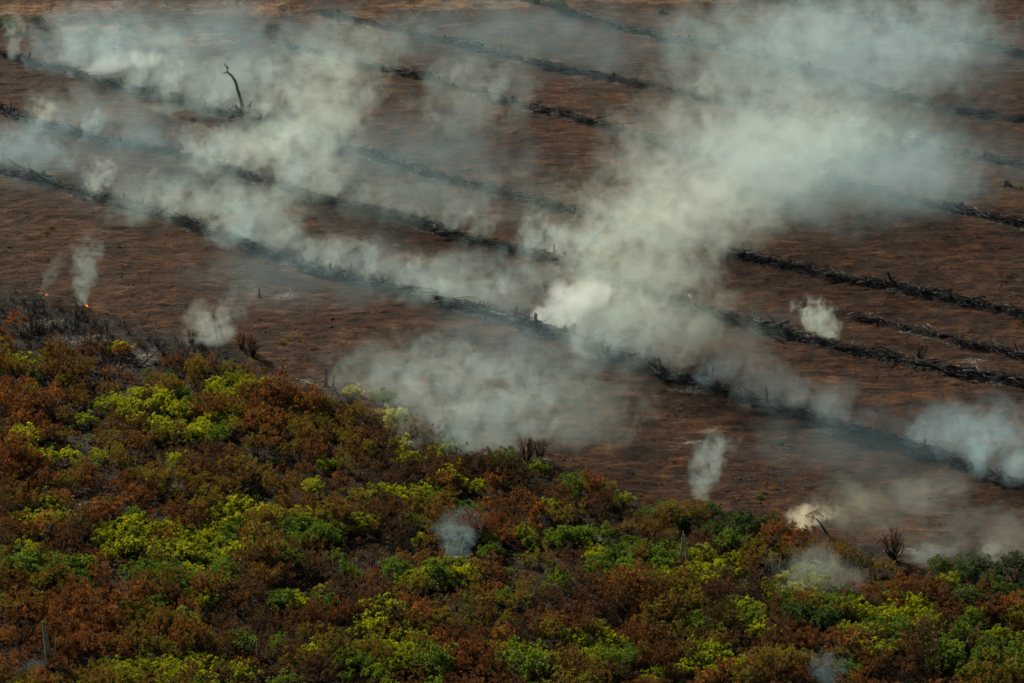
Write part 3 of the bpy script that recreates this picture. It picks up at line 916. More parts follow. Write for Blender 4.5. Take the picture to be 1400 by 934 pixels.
def rig(name, label, cat, px, py, group=None):
    x, y = at(px, py)
    return tag(link(name, None, None, (x, y, hz(x, y))), label, cat, group)


def limb(root, name, pts, rad, mat, seed, sides=7):
    """A part given in metres from the thing's base."""
    rs = np.random.default_rng(seed); g = Geo()
    P = np.array(pts, float); t = np.linspace(0, 1, len(P)); tt = np.linspace(0, 1, len(P) * 3)
    path = np.stack([np.interp(tt, t, P[:, i]) for i in range(3)], 1)
    path[1:-1] += rs.normal(0, 0.03, (len(tt) - 2, 3))
    tube(g, path, np.interp(tt, np.linspace(0, 1, len(rad)), rad), sides, rs.uniform(0.1, 0.5), 0.07, rs)
    return link(name, g.mesh(name, mat), root)


# the charred tree left standing
r = rig("dead_tree", "tall charred dead tree standing crooked in smoke on the third log row", "tree", 331, 160)
limb(r, "trunk", [(0.3, 0, -0.3), (0.1, 0, 1.5), (-0.25, 0, 3.2), (-0.75, 0.1, 5.2), (-1.5, 0.1, 6.9), (-2.3, 0.2, 7.5)], [.42, .34, .27, .23, .2, .17], MAT["char"], 1)
limb(r, "branch", [(-2.3, 0.2, 7.5), (-2.75, 0.2, 7.35), (-3.0, 0.3, 7.4)], [.15, .1, .05], MAT["char"], 2)
limb(r, "branch", [(-2.3, 0.2, 7.5), (-2.2, 0.3, 8.2), (-2.5, 0.3, 9.0)], [.13, .08, .02], MAT["char"], 3)
limb(r, "branch", [(-2.2, 0.25, 8.1), (-2.75, 0.1, 8.8), (-2.8, 0.1, 9.3)], [.07, .05, .015], MAT["char"], 4)
limb(r, "branch", [(-0.2, 0, 3.1), (-0.6, 0.1, 3.5), (-0.55, 0.1, 3.9)], [.1, .06, .02], MAT["char"], 5)
for k in range(9):
    a = 0.7 * k
    limb(r, "root", [(0.3, 0, 0.4), (0.3 + math.cos(a), math.sin(a), 0.9 + 0.5 * math.sin(k * 2.3)), (0.4 + 1.5 * math.cos(a), 1.5 * math.sin(a), 1.1 + 1.1 * math.sin(k * 1.7))], [.4, .26, .06], MAT["char"], 10 + k, 6)

# stumps out in the field and by the scrub
for i, (px, py, sc, m, lb) in enumerate([
    (355, 408, 0.95, 2, "dark stump standing alone in the open brown field"), (445, 527, 1.3, 4, "burnt stump at the scrub edge beside the left smoke sheet"),
    (456, 530, 1.15, 2, "second burnt stump at the scrub edge beside the left smoke sheet"), (733, 458, 1.5, 2, "tall burnt stump at the foot of the white smoke jet"),
    (774, 470, 1.25, 1, "burnt stump with a stump twin on the first log row under the great column"), (785, 472, 1.3, 2, "taller burnt stump of the pair under the great column"),
    (830, 490, 0.9, 1, "low burnt stump right of the stump pair under the great column"), (735, 285, 1.4, 1, "square burnt stump on the third log row's middle"),
    (1128, 172, 1.8, 1, "forked burnt stump poking from the fifth log row in smoke"), (200, 292, 1.6, 3, "broad burnt root stump on the left of the first log row"),
    (163, 197, 1.2, 0, "squat stump on the second log row's left end"), (1375, 252, 1.5, 3, "dark stump near the right border between upper log rows"),
    (1330, 155, 1.4, 3, "dark stump on the sixth log row near the right border"), (905, 18, 1.5, 3, "broad dark stump on the sixth log row's start")]):
    x, y = at(px, py)
    o = link("charred_stump", STUMPS[m], None, (x, y, hz(x, y)), (0.05, -0.05, i * 1.3), (sc, sc, sc))
    tag(o, lb, "stump", "burnt stumps standing in the field")

# pale snags in the scrub
r = rig("pale_snag", "twin pale dead trunks standing like a narrow A in the scrub", "dead tree", 935, 780)
limb(r, "trunk", [(-0.5, 0, 0), (-0.3, 0, 2.4), (-0.15, 0, 5.0)], [.3, .2, .06], MAT["pale_wood"], 31)
limb(r, "trunk", [(0.45, 0.1, 0), (0.3, 0.1, 2.2), (0.0, 0.1, 4.6)], [.24, .16, .05], MAT["pale_wood"], 32)
r = rig("pale_snag", "pale mossy dead trunk standing in the lower left scrub", "dead tree", 66, 915)
limb(r, "trunk", [(0.15, 0, 0), (0.05, 0, 2.2), (-0.15, 0, 4.2), (-0.4, 0, 5.6)], [.36, .34, .26, .08], MAT["pale_wood"], 33)
limb(r, "side_stem", [(0.9, 0, 0), (0.85, 0, 1.8), (1.0, 0, 3.6)], [.12, .1, .04], MAT["pale_wood"], 34)
r = rig("pale_snag", "pale forked dead branch leaning beside the left border", "dead tree", 26, 545)
limb(r, "trunk", [(0.2, 0, 0), (0.1, 0, 1.5), (-0.25, 0, 2.6), (-0.9, 0, 3.2), (-1.2, 0, 4.4)], [.17, .15, .12, .08, .03], MAT["pale_wood"], 35)
limb(r, "branch", [(-0.2, 0, 2.5), (0.3, 0, 3.0), (0.45, 0, 3.6)], [.08, .05, .02], MAT["pale_wood"], 36)
r = rig("pale_snag", "pale dead stick standing in brown shrubs right of the smoke bank's foot", "dead tree", 801, 668)
limb(r, "trunk", [(0, 0, 0), (0.05, 0, 1.6), (0.0, 0, 3.0)], [.24, .2, .1], MAT["pale_wood"], 37)
r = rig("pale_snag", "slanted grey log leaning in the lime bushes at the left", "dead tree", 62, 752)
limb(r, "trunk", [(-0.3, 0, 0), (0.25, 0, 1.6), (0.9, 0, 3.0)], [.26, .22, .14], MAT["grey_wood"], 38)

# the leaning little tree with a round head
r = rig("leaning_tree", "small dark tree with a round head leaning over the glowing smoke", "tree", 1128, 728)
limb(r, "trunk", [(0.2, 0, 0), (-0.4, 0, 1.0), (-1.1, 0, 1.9)], [.16, .13, .09], MAT["char"], 41)
fm, _c = foliage_mesh("crown", 421, MAT["brown"], 16, 16, 0.75, 0.55, 2.1, 0.25, 0.26, 0.12, 0.3, 0.1)
link("crown", fm, r, (-1.2, 0, 0))

# bare twiggy bushes
def bare_bush(px, py, s, label, rusty=True, n=16, seed=0):
    r = rig("bare_bush", label, "bush", px, py, "bare burnt bushes")
    rs = np.random.default_rng(500 + seed)
    g = Geo(); lf = Geo()
    for k in range(n):
        a = rs.uniform(0, 6.28); q = rs.uniform(0.2, 1.0)
        tip = np.array([math.cos(a) * q * 1.3, math.sin(a) * q * 1.3, rs.uniform(1.6, 3.2) * (1.15 - 0.4 * q)]) * s
        b = np.array([math.cos(a) * 0.15, math.sin(a) * 0.15, -0.2])
        m_ = (b + tip) / 2 + rs.normal(0, 0.12, 3)
        tube(g, [b, m_, tip], [0.06 * s, 0.045 * s, 0.015], 4, rs.uniform(0.2, 0.6))
        for j in range(3):
            d = rs.normal(0, 1, 3); d[2] = abs(d[2]) + 0.8; d /= np.linalg.norm(d); st = m_ + (tip - m_) * rs.uniform(0.1, 0.9)
            tube(g, [st, st + d * rs.uniform(0.3, 0.8) * s], [0.03, 0.012], 4, 0.5)
        kk = 14
        o = tip - (tip - m_) * rs.uniform(0, 0.7, (kk, 1)) + rs.normal(0, 0.15 * s, (kk, 3))
        leaves(lf, o, rs.normal(0, 1, (kk, 3)) + (0, 0, 0.6), 0.25, 0.1, rs, np.clip(rs.normal(0.5, 0.25, kk), 0, 1), 0.1)
    link("stem", g.mesh("stem", MAT["stem"]), r)
    link("foliage", lf.mesh("foliage", MAT["rust" if rusty else "brown"]), r)
bare_bush(1221, 765, 1.25, "reddish bare upright bush standing above the field edge", True, 24, 1)
bare_bush(1258, 492, 1.0, "dark bare bush on the second log row right of the cream puff", False, 14, 2)
bare_bush(424, 800, 1.0, "dark bare bush between the lime bushes in the middle scrub", False, 14, 3)
bare_bush(720, 632, 1.15, "dark bare bush at the foot of the grey smoke bank", False, 22, 4)
bare_bush(738, 630, 0.95, "thin bare bush lit pale at the foot of the grey smoke bank", True, 16, 5)
bare_bush(610, 600, 1.0, "reddish bare bush at the scrub tongue beneath the smoke", True, 18, 6)
bare_bush(345, 490, 1.0, "rusty bare bush at the corner of the dark burnt scrub edge", True, 20, 7)
bare_bush(262, 470, 0.9, "rusty bare bush in front of the round white smoke puff", True, 18, 8)
bare_bush(330, 478, 0.9, "rusty bare bush right below the round white smoke puff", True, 18, 9)
bare_bush(226, 280, 0.8, "spiky black bush on the second log row in smoke", False, 14, 10)

# crooked limbs sticking out of the rows
pole("fallen_branch", "long grey branch arching out of the first log row by the smoke bank", [(590, 420, 0.4), (630, 421, 1.1), (650, 419, 1.3), (662, 421, 0.9), (668, 430, 0.1)], [.14, .12, .08, .04], MAT["grey_wood"], "branch", 61)
pole("fallen_branch", "crooked black branch hooking up from the first log row", [(555, 405, 0.4), (575, 409, 0.8), (592, 408, 1.1), (600, 408, 0.9)], [.2, .16, .1, .04], MAT["char"], "branch", 62)
pole("fallen_branch", "long thin branch lying over the first log row right of the column", [(982, 528, 0.5), (1010, 535, 0.9), (1044, 542, 0.6)], [.07, .1, .13], MAT["grey_wood"], "branch", 63)
pole("fallen_branch", "short branch leaning up from the long thin branch on the first row", [(1062, 553, 0.3), (1050, 547, 0.7), (1044, 545, 1.0)], [.13, .1, .04], MAT["grey_wood"], "branch", 64)
pole("fallen_branch", "black pole leaning out of the second log row against smoke", [(512, 290, 0.4), (519, 288, 1.0), (525, 286, 1.5)], [.14, .11, .06], MAT["char"], "branch", 65)
pole("fallen_branch", "dark pole leaning out of the third log row in the upper field", [(494, 208, 0.3), (502, 206, 0.7), (511, 204, 1.0)], [.13, .1, .05], MAT["char"], "branch", 66)
pole("fallen_branch", "black trunk slanting down from the pile at the left border", [(-12, 205, 1.6), (20, 228, 1.0), (45, 240, 0.5)], [.12, .2, .26], MAT["char"], "branch", 67)
pole("fallen_branch", "second black trunk lying below the pile at the left border", [(40, 240, 0.9), (62, 250, 0.6), (82, 258, 0.3)], [.22, .2, .12], MAT["char"], "branch", 68)
pole("fallen_branch", "pale bent twig above the third log row at the left", [(232, 132, 0.2), (238, 128, 0.9), (244, 130, 0.5), (248, 136, 0.1)], [.06, .06, .04], MAT["grey_wood"], "branch", 69)
pole("fallen_branch", "grey forked limb on the second log row left of the middle", [(236, 218, 0.3), (248, 217, 0.5), (256, 213, 0.9)], [.14, .1, .04], MAT["grey_wood"], "branch", 70)
pole("fallen_branch", "black limb curving up from the second log row near the dark bare bush", [(1275, 502, 0.3), (1295, 497, 0.7), (1315, 492, 0.8)], [.1, .07, .03], MAT["char"], "branch", 71)
pole("fallen_log", "long pale log lying across the sandy clearing at the scrub's left", [(120, 465, 0.2), (165, 490, 0.5), (205, 505, 0.4)], [.14, .12, .08], MAT["grey_wood"], "log", 72)
pole("fallen_branch", "thin dark pole leaning over the sandy clearing's right side", [(195, 500, 0.3), (212, 492, 1.0), (228, 484, 1.6)], [.1, .08, .04], MAT["char"], "branch", 73)
pole("fallen_log", "pale log lying flat beside the left border under the burnt edge", [(-10, 530, 0.4), (12, 540, 0.3), (30, 550, 0.2)], [.16, .15, .1], MAT["grey_wood"], "log", 74)
pole("fallen_log", "grey thin log lying by the left smoke sheet's foot", [(405, 520, 0.3), (420, 526, 0.4), (434, 533, 0.2)], [.1, .1, .06], MAT["grey_wood"], "log", 75)

# burnt poles of the blackened strip at the scrub's left edge
strip = []
for i in range(70):
    px = rnd.uniform(-10, 345); py = 410 + px * 0.22 + rnd.uniform(-6, 70)
    x, y = at(px, py); H = rnd.uniform(1.0, 3.0)
    rs = np.random.default_rng(900 + i); g = Geo()
    lean = rs.normal(0, 0.22, 2) * H
    if rnd.random() < 0.25: lean = rs.normal(0, 0.9, 2) * H; H *= 0.55
    tube(g, [(0, 0, -0.2), (lean[0] * 0.4 + rs.normal(0, .06), lean[1] * 0.4, H * 0.5), (lean[0], lean[1], H)], [0.07, 0.055, 0.02], 5, rs.uniform(0.1, 0.6))
    for k in range(3):
        t = rs.uniform(0.4, 0.9); b = np.array([lean[0] * t, lean[1] * t, H * t]); d = rs.normal(0, 1, 3); d[2] = abs(d[2]) + 0.5; d /= np.linalg.norm(d)
        tube(g, [b, b + d * rs.uniform(0.3, 0.8)], [0.03, 0.01], 4, 0.4)
    o = tag(link("burnt_sapling", g.mesh("burnt_sapling", MAT["char"]), None, (x, y, hz(x, y))), None, "sapling", "burnt saplings in the blackened strip")
    strip.append((px, o, "leaning" if abs(lean[0]) > H * 0.4 else "upright"))
strip.sort(key=lambda q: q[0])
for w_ in ("leaning", "upright"):
    for k, (px, o, q) in enumerate([q for q in strip if q[2] == w_]):
        o["label"] = f"{w_} burnt black sapling, {nth(k)} of these from the border along the blackened scrub strip"

# thin bare saplings poking out of the scrub
pk = []
for i in range(230):
    x = rnd.uniform(-62, 62); y = rnd.uniform(345, 470)
    px, py = to_px(x, y)
    if in_scrub(x, y) < 2 or not (5 < px < 1395 and py < 925): continue
    H = rnd.uniform(2.0, 3.8); rs = np.random.default_rng(1200 + i); g = Geo(); lean = rs.normal(0, 0.12, 2) * H
    tube(g, [(0, 0, -0.2), (lean[0] * 0.4, lean[1] * 0.4, H * 0.5), (lean[0], lean[1], H)], [0.06, 0.05, 0.02], 5, rs.uniform(0.1, 0.9))
    for k in range(5):
        t = rs.uniform(0.45, 0.95); b = np.array([lean[0] * t, lean[1] * t, H * t]); d = rs.normal(0, 1, 3); d[2] = abs(d[2]) + 0.6; d /= np.linalg.norm(d)
        tube(g, [b, b + d * rs.uniform(0.3, 0.9)], [0.03, 0.01], 4, 0.5)
    pale = rs.random() < 0.35
    o = tag(link("bare_sapling", g.mesh("bare_sapling", MAT["pale_wood" if pale else "stem"]), None, (x, y, hz(x, y))), None, "sapling", "bare saplings among the shrubs")
    pk.append((o, x, y, "pale bare" if pale else "dark bare", "sapling"))
name_by_place(pk)

# weeds sprouting on the cleared field
wd = []
WEEDS = [(25, 320), (62, 318), (40, 326), (12, 338), (70, 312), (395, 466), (410, 468), (385, 472), (1180, 712), (1195, 706), (1212, 710), (1188, 700), (1228, 703), (1045, 672), (1060, 666), (1038, 678), (1225, 657), (1378, 378), (782, 655), (752, 622), (770, 628), (1065, 605), (1142, 592), (1150, 604), (495, 268), (270, 175), (100, 225), (1395, 255), (1160, 640)]
for i, (px, py) in enumerate(WEEDS):
    x, y = at(px, py)
    k = "olive" if i % 3 else "green"
    s = 0.14 + 0.10 * ((i * 37) % 10) / 10
    fm, sm = PROTO[k][i % 6]
    r = tag(link("field_weed", None, None, (x, y, hz(x, y) - 0.15), (0, 0, i), (s * 1.5, s * 1.2, s)), None, "weed", "green weeds sprouting on the cleared field")
    link("foliage", fm, r); link("stem", sm, r)
    wd.append((px, r, "olive" if k == "olive" else "green"))
WEED_PLACE = ["at the left border below the first log row", "just right of the border weeds at the far left", "in front of the border weeds at the left", "low on the left border above the blackened strip", "rightmost of the left border weeds", "in the field above the left smoke sheet", "right of two weeds above the left smoke sheet", "left of two weeds above the left smoke sheet",
              "at the left of the weeds by the glowing smoke", "in the middle of the weeds by the glowing smoke", "in front of the weeds by the glowing smoke", "behind the weeds by the glowing smoke", "rightmost of the weeds by the glowing smoke", "right of the narrow smoke column", "farthest right of the narrow smoke column", "closest to the narrow smoke column", "alone below the first log row's right end", "alone near the right border in the upper field", "inside the right half of the grey smoke bank", "behind the grey smoke bank's middle", "upper one in the grey smoke bank",
              "under the first log row right of the column", "under the first log row's dark stump", "next to the first log row's dark clump", "behind the second log row's middle", "between the second and third rows at the left", "between the first and second rows at the left", "on the right border in the upper field", "alone under the first log row toward the right"]
for (px, r, c), pl in zip(wd, WEED_PLACE):
    r["label"] = f"low {c} weed {pl}"

# trees and bushes on the dry ground at the top
TOP = [(8, 42, 1.3, "deep", "dark green tree at the left border on the dry ground"), (28, 45, 0.9, "olive", "olive bush right of the dark tree at the top left"), (52, 36, 1.0, "deep", "dark green tree over the red track at the top left"), (70, 14, 0.9, "brown", "brown bush at the very top left"), (132, 30, 1.1, "brown", "dark brown bush above the red track"), (128, 54, 1.2, "deep", "dark green bush below the red track"), (112, 60, 0.9, "olive", "olive bush left below the red track"), (62, 62, 1.0, "deep", "small dark tree below the track at the top left"), (176, 48, 1.1, "deep", "dark tree at the right end of the red track"),
       (258, 22, 1.2, "brown", "brown bush on the orange ground at the top"), (268, 60, 1.0, "brown", "dark bush in smoke under the orange ground"), (388, 22, 1.4, "brown", "tall brown bush before the orange bank"), (400, 12, 1.2, "rust", "rusty bush on the orange bank"), (372, 50, 1.3, "deep", "dark green bush under the orange bank"), (395, 66, 1.2, "brown", "brown bush in smoke above the dead tree"), (565, 12, 1.3, "brown", "brown bush right of the slim tree at the top"), (575, 28, 1.1, "olive", "olive bush below the top edge"), (490, 40, 1.0, "brown", "brown bush under the slim tree"), (640, 22, 1.0, "brown", "low brown bush on the top orange ground"), (765, 18, 1.2, "deep", "dark bush at the sixth row's left start"), (775, 22, 1.0, "brown", "brown bush at the sixth row's left start"), (230, 8, 1.0, "brown", "brown bush at the top edge left of the bank"), (325, 6, 1.0, "brown", "brown bush at the top edge above the bank")]
for px, py, s, k, lb in TOP:
    x, y = at(px, py)
    o = plant(k, x, y, s * 0.6)
    o.name = "far_bush" if "bush" in lb else "far_tree"
    o["label"] = lb; o["category"] = "bush" if "bush" in lb else "tree"; o["group"] = "bushes and trees on the dry ground beyond the rows"
r = rig("slim_tree", "slim dark column of a tree on the orange ground at the top", "tree", 462, 33, None)
limb(r, "trunk", [(0, 0, -0.2), (0.02, 0, 1.5), (0, 0, 3.0)], [.12, .1, .05], MAT["stem"], 81)
fm, _c = foliage_mesh("crown", 431, MAT["deep"], 26, 20, 0.5, 1.5, 1.6, 0.3, 0.32, 0.18, 0.8, 0.1)
link("crown", fm, r)

# the small flame at the scrub edge
fmat, fnt, fout = nodes_of("flame_fire")
fnt.links.new(N(fnt, "ShaderNodeEmission", {"Color": (1.0, 0.22, 0.03, 1), "Strength": 1.0}).outputs[0], fout.inputs[0])
for (px, py, sc, lb) in [(119, 421, 0.36, "small orange flame under the slender smoke column"), (64, 404, 0.22, "tiny orange flame under the slanting thin smoke")]:
    rs = np.random.default_rng(px); g = Geo(); x, y = at(px, py)
    for k in range(5):
        b = rs.normal(0, 0.45, 2); h = rs.uniform(0.5, 1.1)
        tube(g, [(b[0], b[1], 0), (b[0] + .05, b[1], h * .35), (b[0] - .06, b[1], h * .7), (b[0] + rs.normal(0, .1), b[1], h)], np.array([.10, .16, .09, .01]), 6, 0.5)
    tag(link("flame", g.mesh("flame", fmat), None, (x, y, hz(x, y) + 0.2), (0, 0, 0), (sc, sc, sc)), lb, "flame")

# ------------------------------------------------------------------ smoke
def smoke_material(name, H, R0, R1, lx, ly, ax, ay, dens, seed, bend, fade, thin, col, L, erode, hard, detail, g=0.3):
    m, nt, out = nodes_of(name)
    tc = N(nt, "ShaderNodeTexCoord")
    p = N(nt, "ShaderNodeSeparateXYZ", {0: tc.outputs["Object"]})
    x, y, z = p.outputs
    t = M(nt, 'DIVIDE', z, H, clamp=True)
    tb = M(nt, 'POWER', t, bend)
    R = M(nt, 'MULTIPLY_ADD', M(nt, 'POWER', t, 0.7), R1 - R0, R0)
    dx = M(nt, 'DIVIDE', M(nt, 'MULTIPLY_ADD', tb, -lx, x), M(nt, 'MULTIPLY', R, ax))
    dy = M(nt, 'DIVIDE', M(nt, 'MULTIPLY_ADD', tb, -ly, y), M(nt, 'MULTIPLY', R, ay))
    e = M(nt, 'SUBTRACT', 1.0, M(nt, 'MULTIPLY_ADD', dx, dx, M(nt, 'MULTIPLY', dy, dy)), clamp=True)
    # thins to nothing at the top
    tf = N(nt, "ShaderNodeMapRange", {0: t, 1: fade, 2: 1.0, 3: 1.0, 4: 0.0}, interpolation_type='SMOOTHSTEP')
    e = M(nt, 'MULTIPLY', e, tf.outputs[0])
    mp = N(nt, "ShaderNodeMapping", {"Vector": tc.outputs["Object"], "Location": (seed * 7.31, seed * 3.17, seed * 5.7), "Rotation": (0.0, 0.35, 0.0), "Scale": (1 / L, 1 / L, 0.95 / L)})
    no = N(nt, "ShaderNodeTexNoise", {"Vector": mp.outputs[0], "Scale": 1.0, "Detail": detail, "Roughness": 0.64, "Distortion": 0.6}).outputs["Fac"]
    # billows: the noise eats the plume away, more so towards the rim
    v = M(nt, 'MULTIPLY_ADD', M(nt, 'SUBTRACT', no, 0.5), 3.6 * erode, M(nt, 'MULTIPLY', M(nt, 'SUBTRACT', e, 0.42), 1.7))
    s = N(nt, "ShaderNodeMapRange", {0: v, 1: 0.0, 2: hard, 3: 0.0, 4: 1.0}, interpolation_type='SMOOTHSTEP').outputs[0]
    s = M(nt, 'MULTIPLY', s, N(nt, "ShaderNodeMapRange", {0: e, 1: 0.0, 2: 0.65, 3: 0.0, 4: 1.0}, interpolation_type='SMOOTHSTEP').outputs[0])
    prof = M(nt, 'MULTIPLY_ADD', M(nt, 'POWER', t, 0.6), thin - 1.0, 1.0)
    d = M(nt, 'MULTIPLY', M(nt, 'MULTIPLY', s, prof), dens)
    pv = N(nt, "ShaderNodeVolumePrincipled", {"Color": (*col, 1), "Density": d, "Anisotropy": g})
    nt.links.new(pv.outputs[0], out.inputs["Volume"])
    return m


PLUME_N = [0]


def plume(label, base, top, w0, w1, dens, bend=1.2, fade=0.35, thin=0.4, col=(0.60, 0.77, 0.77), L=None, erode=1.75, depth=0.0, ax=1.0, ay=0.7, yaw=0.0, hard=0.95, detail=4.0):
    PLUME_N[0] += 1
    bx, by = at(*base); s = mpp(*base)
    H = max((base[1] - top[1]) * s / CP - depth * SP / CP, 1.5)
    wx = (top[0] - base[0]) * s
    c, n_ = math.cos(-yaw), math.sin(-yaw)
    lx, ly = wx * c - depth * n_, wx * n_ + depth * c
    R0, R1 = w0 * s * 0.8, w1 * s * 0.95
    dens = dens * 0.60
    rings, sides = 11, 18
    V = []
    for t in np.linspace(0, 1, rings) ** 1.7:
        Rr = (R0 + (R1 - R0) * max(t, 1e-6) ** 0.7) * 1.07
        for j in range(sides):
            a = 2 * math.pi * j / sides
            V.append((lx * t ** bend + Rr * ax * math.cos(a), ly * t ** bend + Rr * ay * math.sin(a), t * H))
    q = [(i * sides + j, i * sides + (j + 1) % sides, (i + 1) * sides + (j + 1) % sides, (i + 1) * sides + j) for i in range(rings - 1) for j in range(sides)]
    V += [(0, 0, 0), (lx, ly, H)]
    tr = [(rings * sides, (j + 1) % sides, j) for j in range(sides)] + [(rings * sides + 1, (rings - 1) * sides + j, (rings - 1) * sides + (j + 1) % sides) for j in range(sides)]
    L = L or max(1.2, min(R1 * 0.42, 3.8))
    me = new_mesh("smoke_plume", np.array(V), [np.array(q), np.array(tr)], smoke_material("smoke", H, R0, R1, lx, ly, ax, ay, dens, PLUME_N[0], bend, fade, thin, col, L, erode, hard, detail))
    o = link("smoke_plume", me, None, (bx, by, 0.0), (0, 0, yaw))
    tag(o, label, "smoke plume", "smoke plumes over the burning field")
    return o


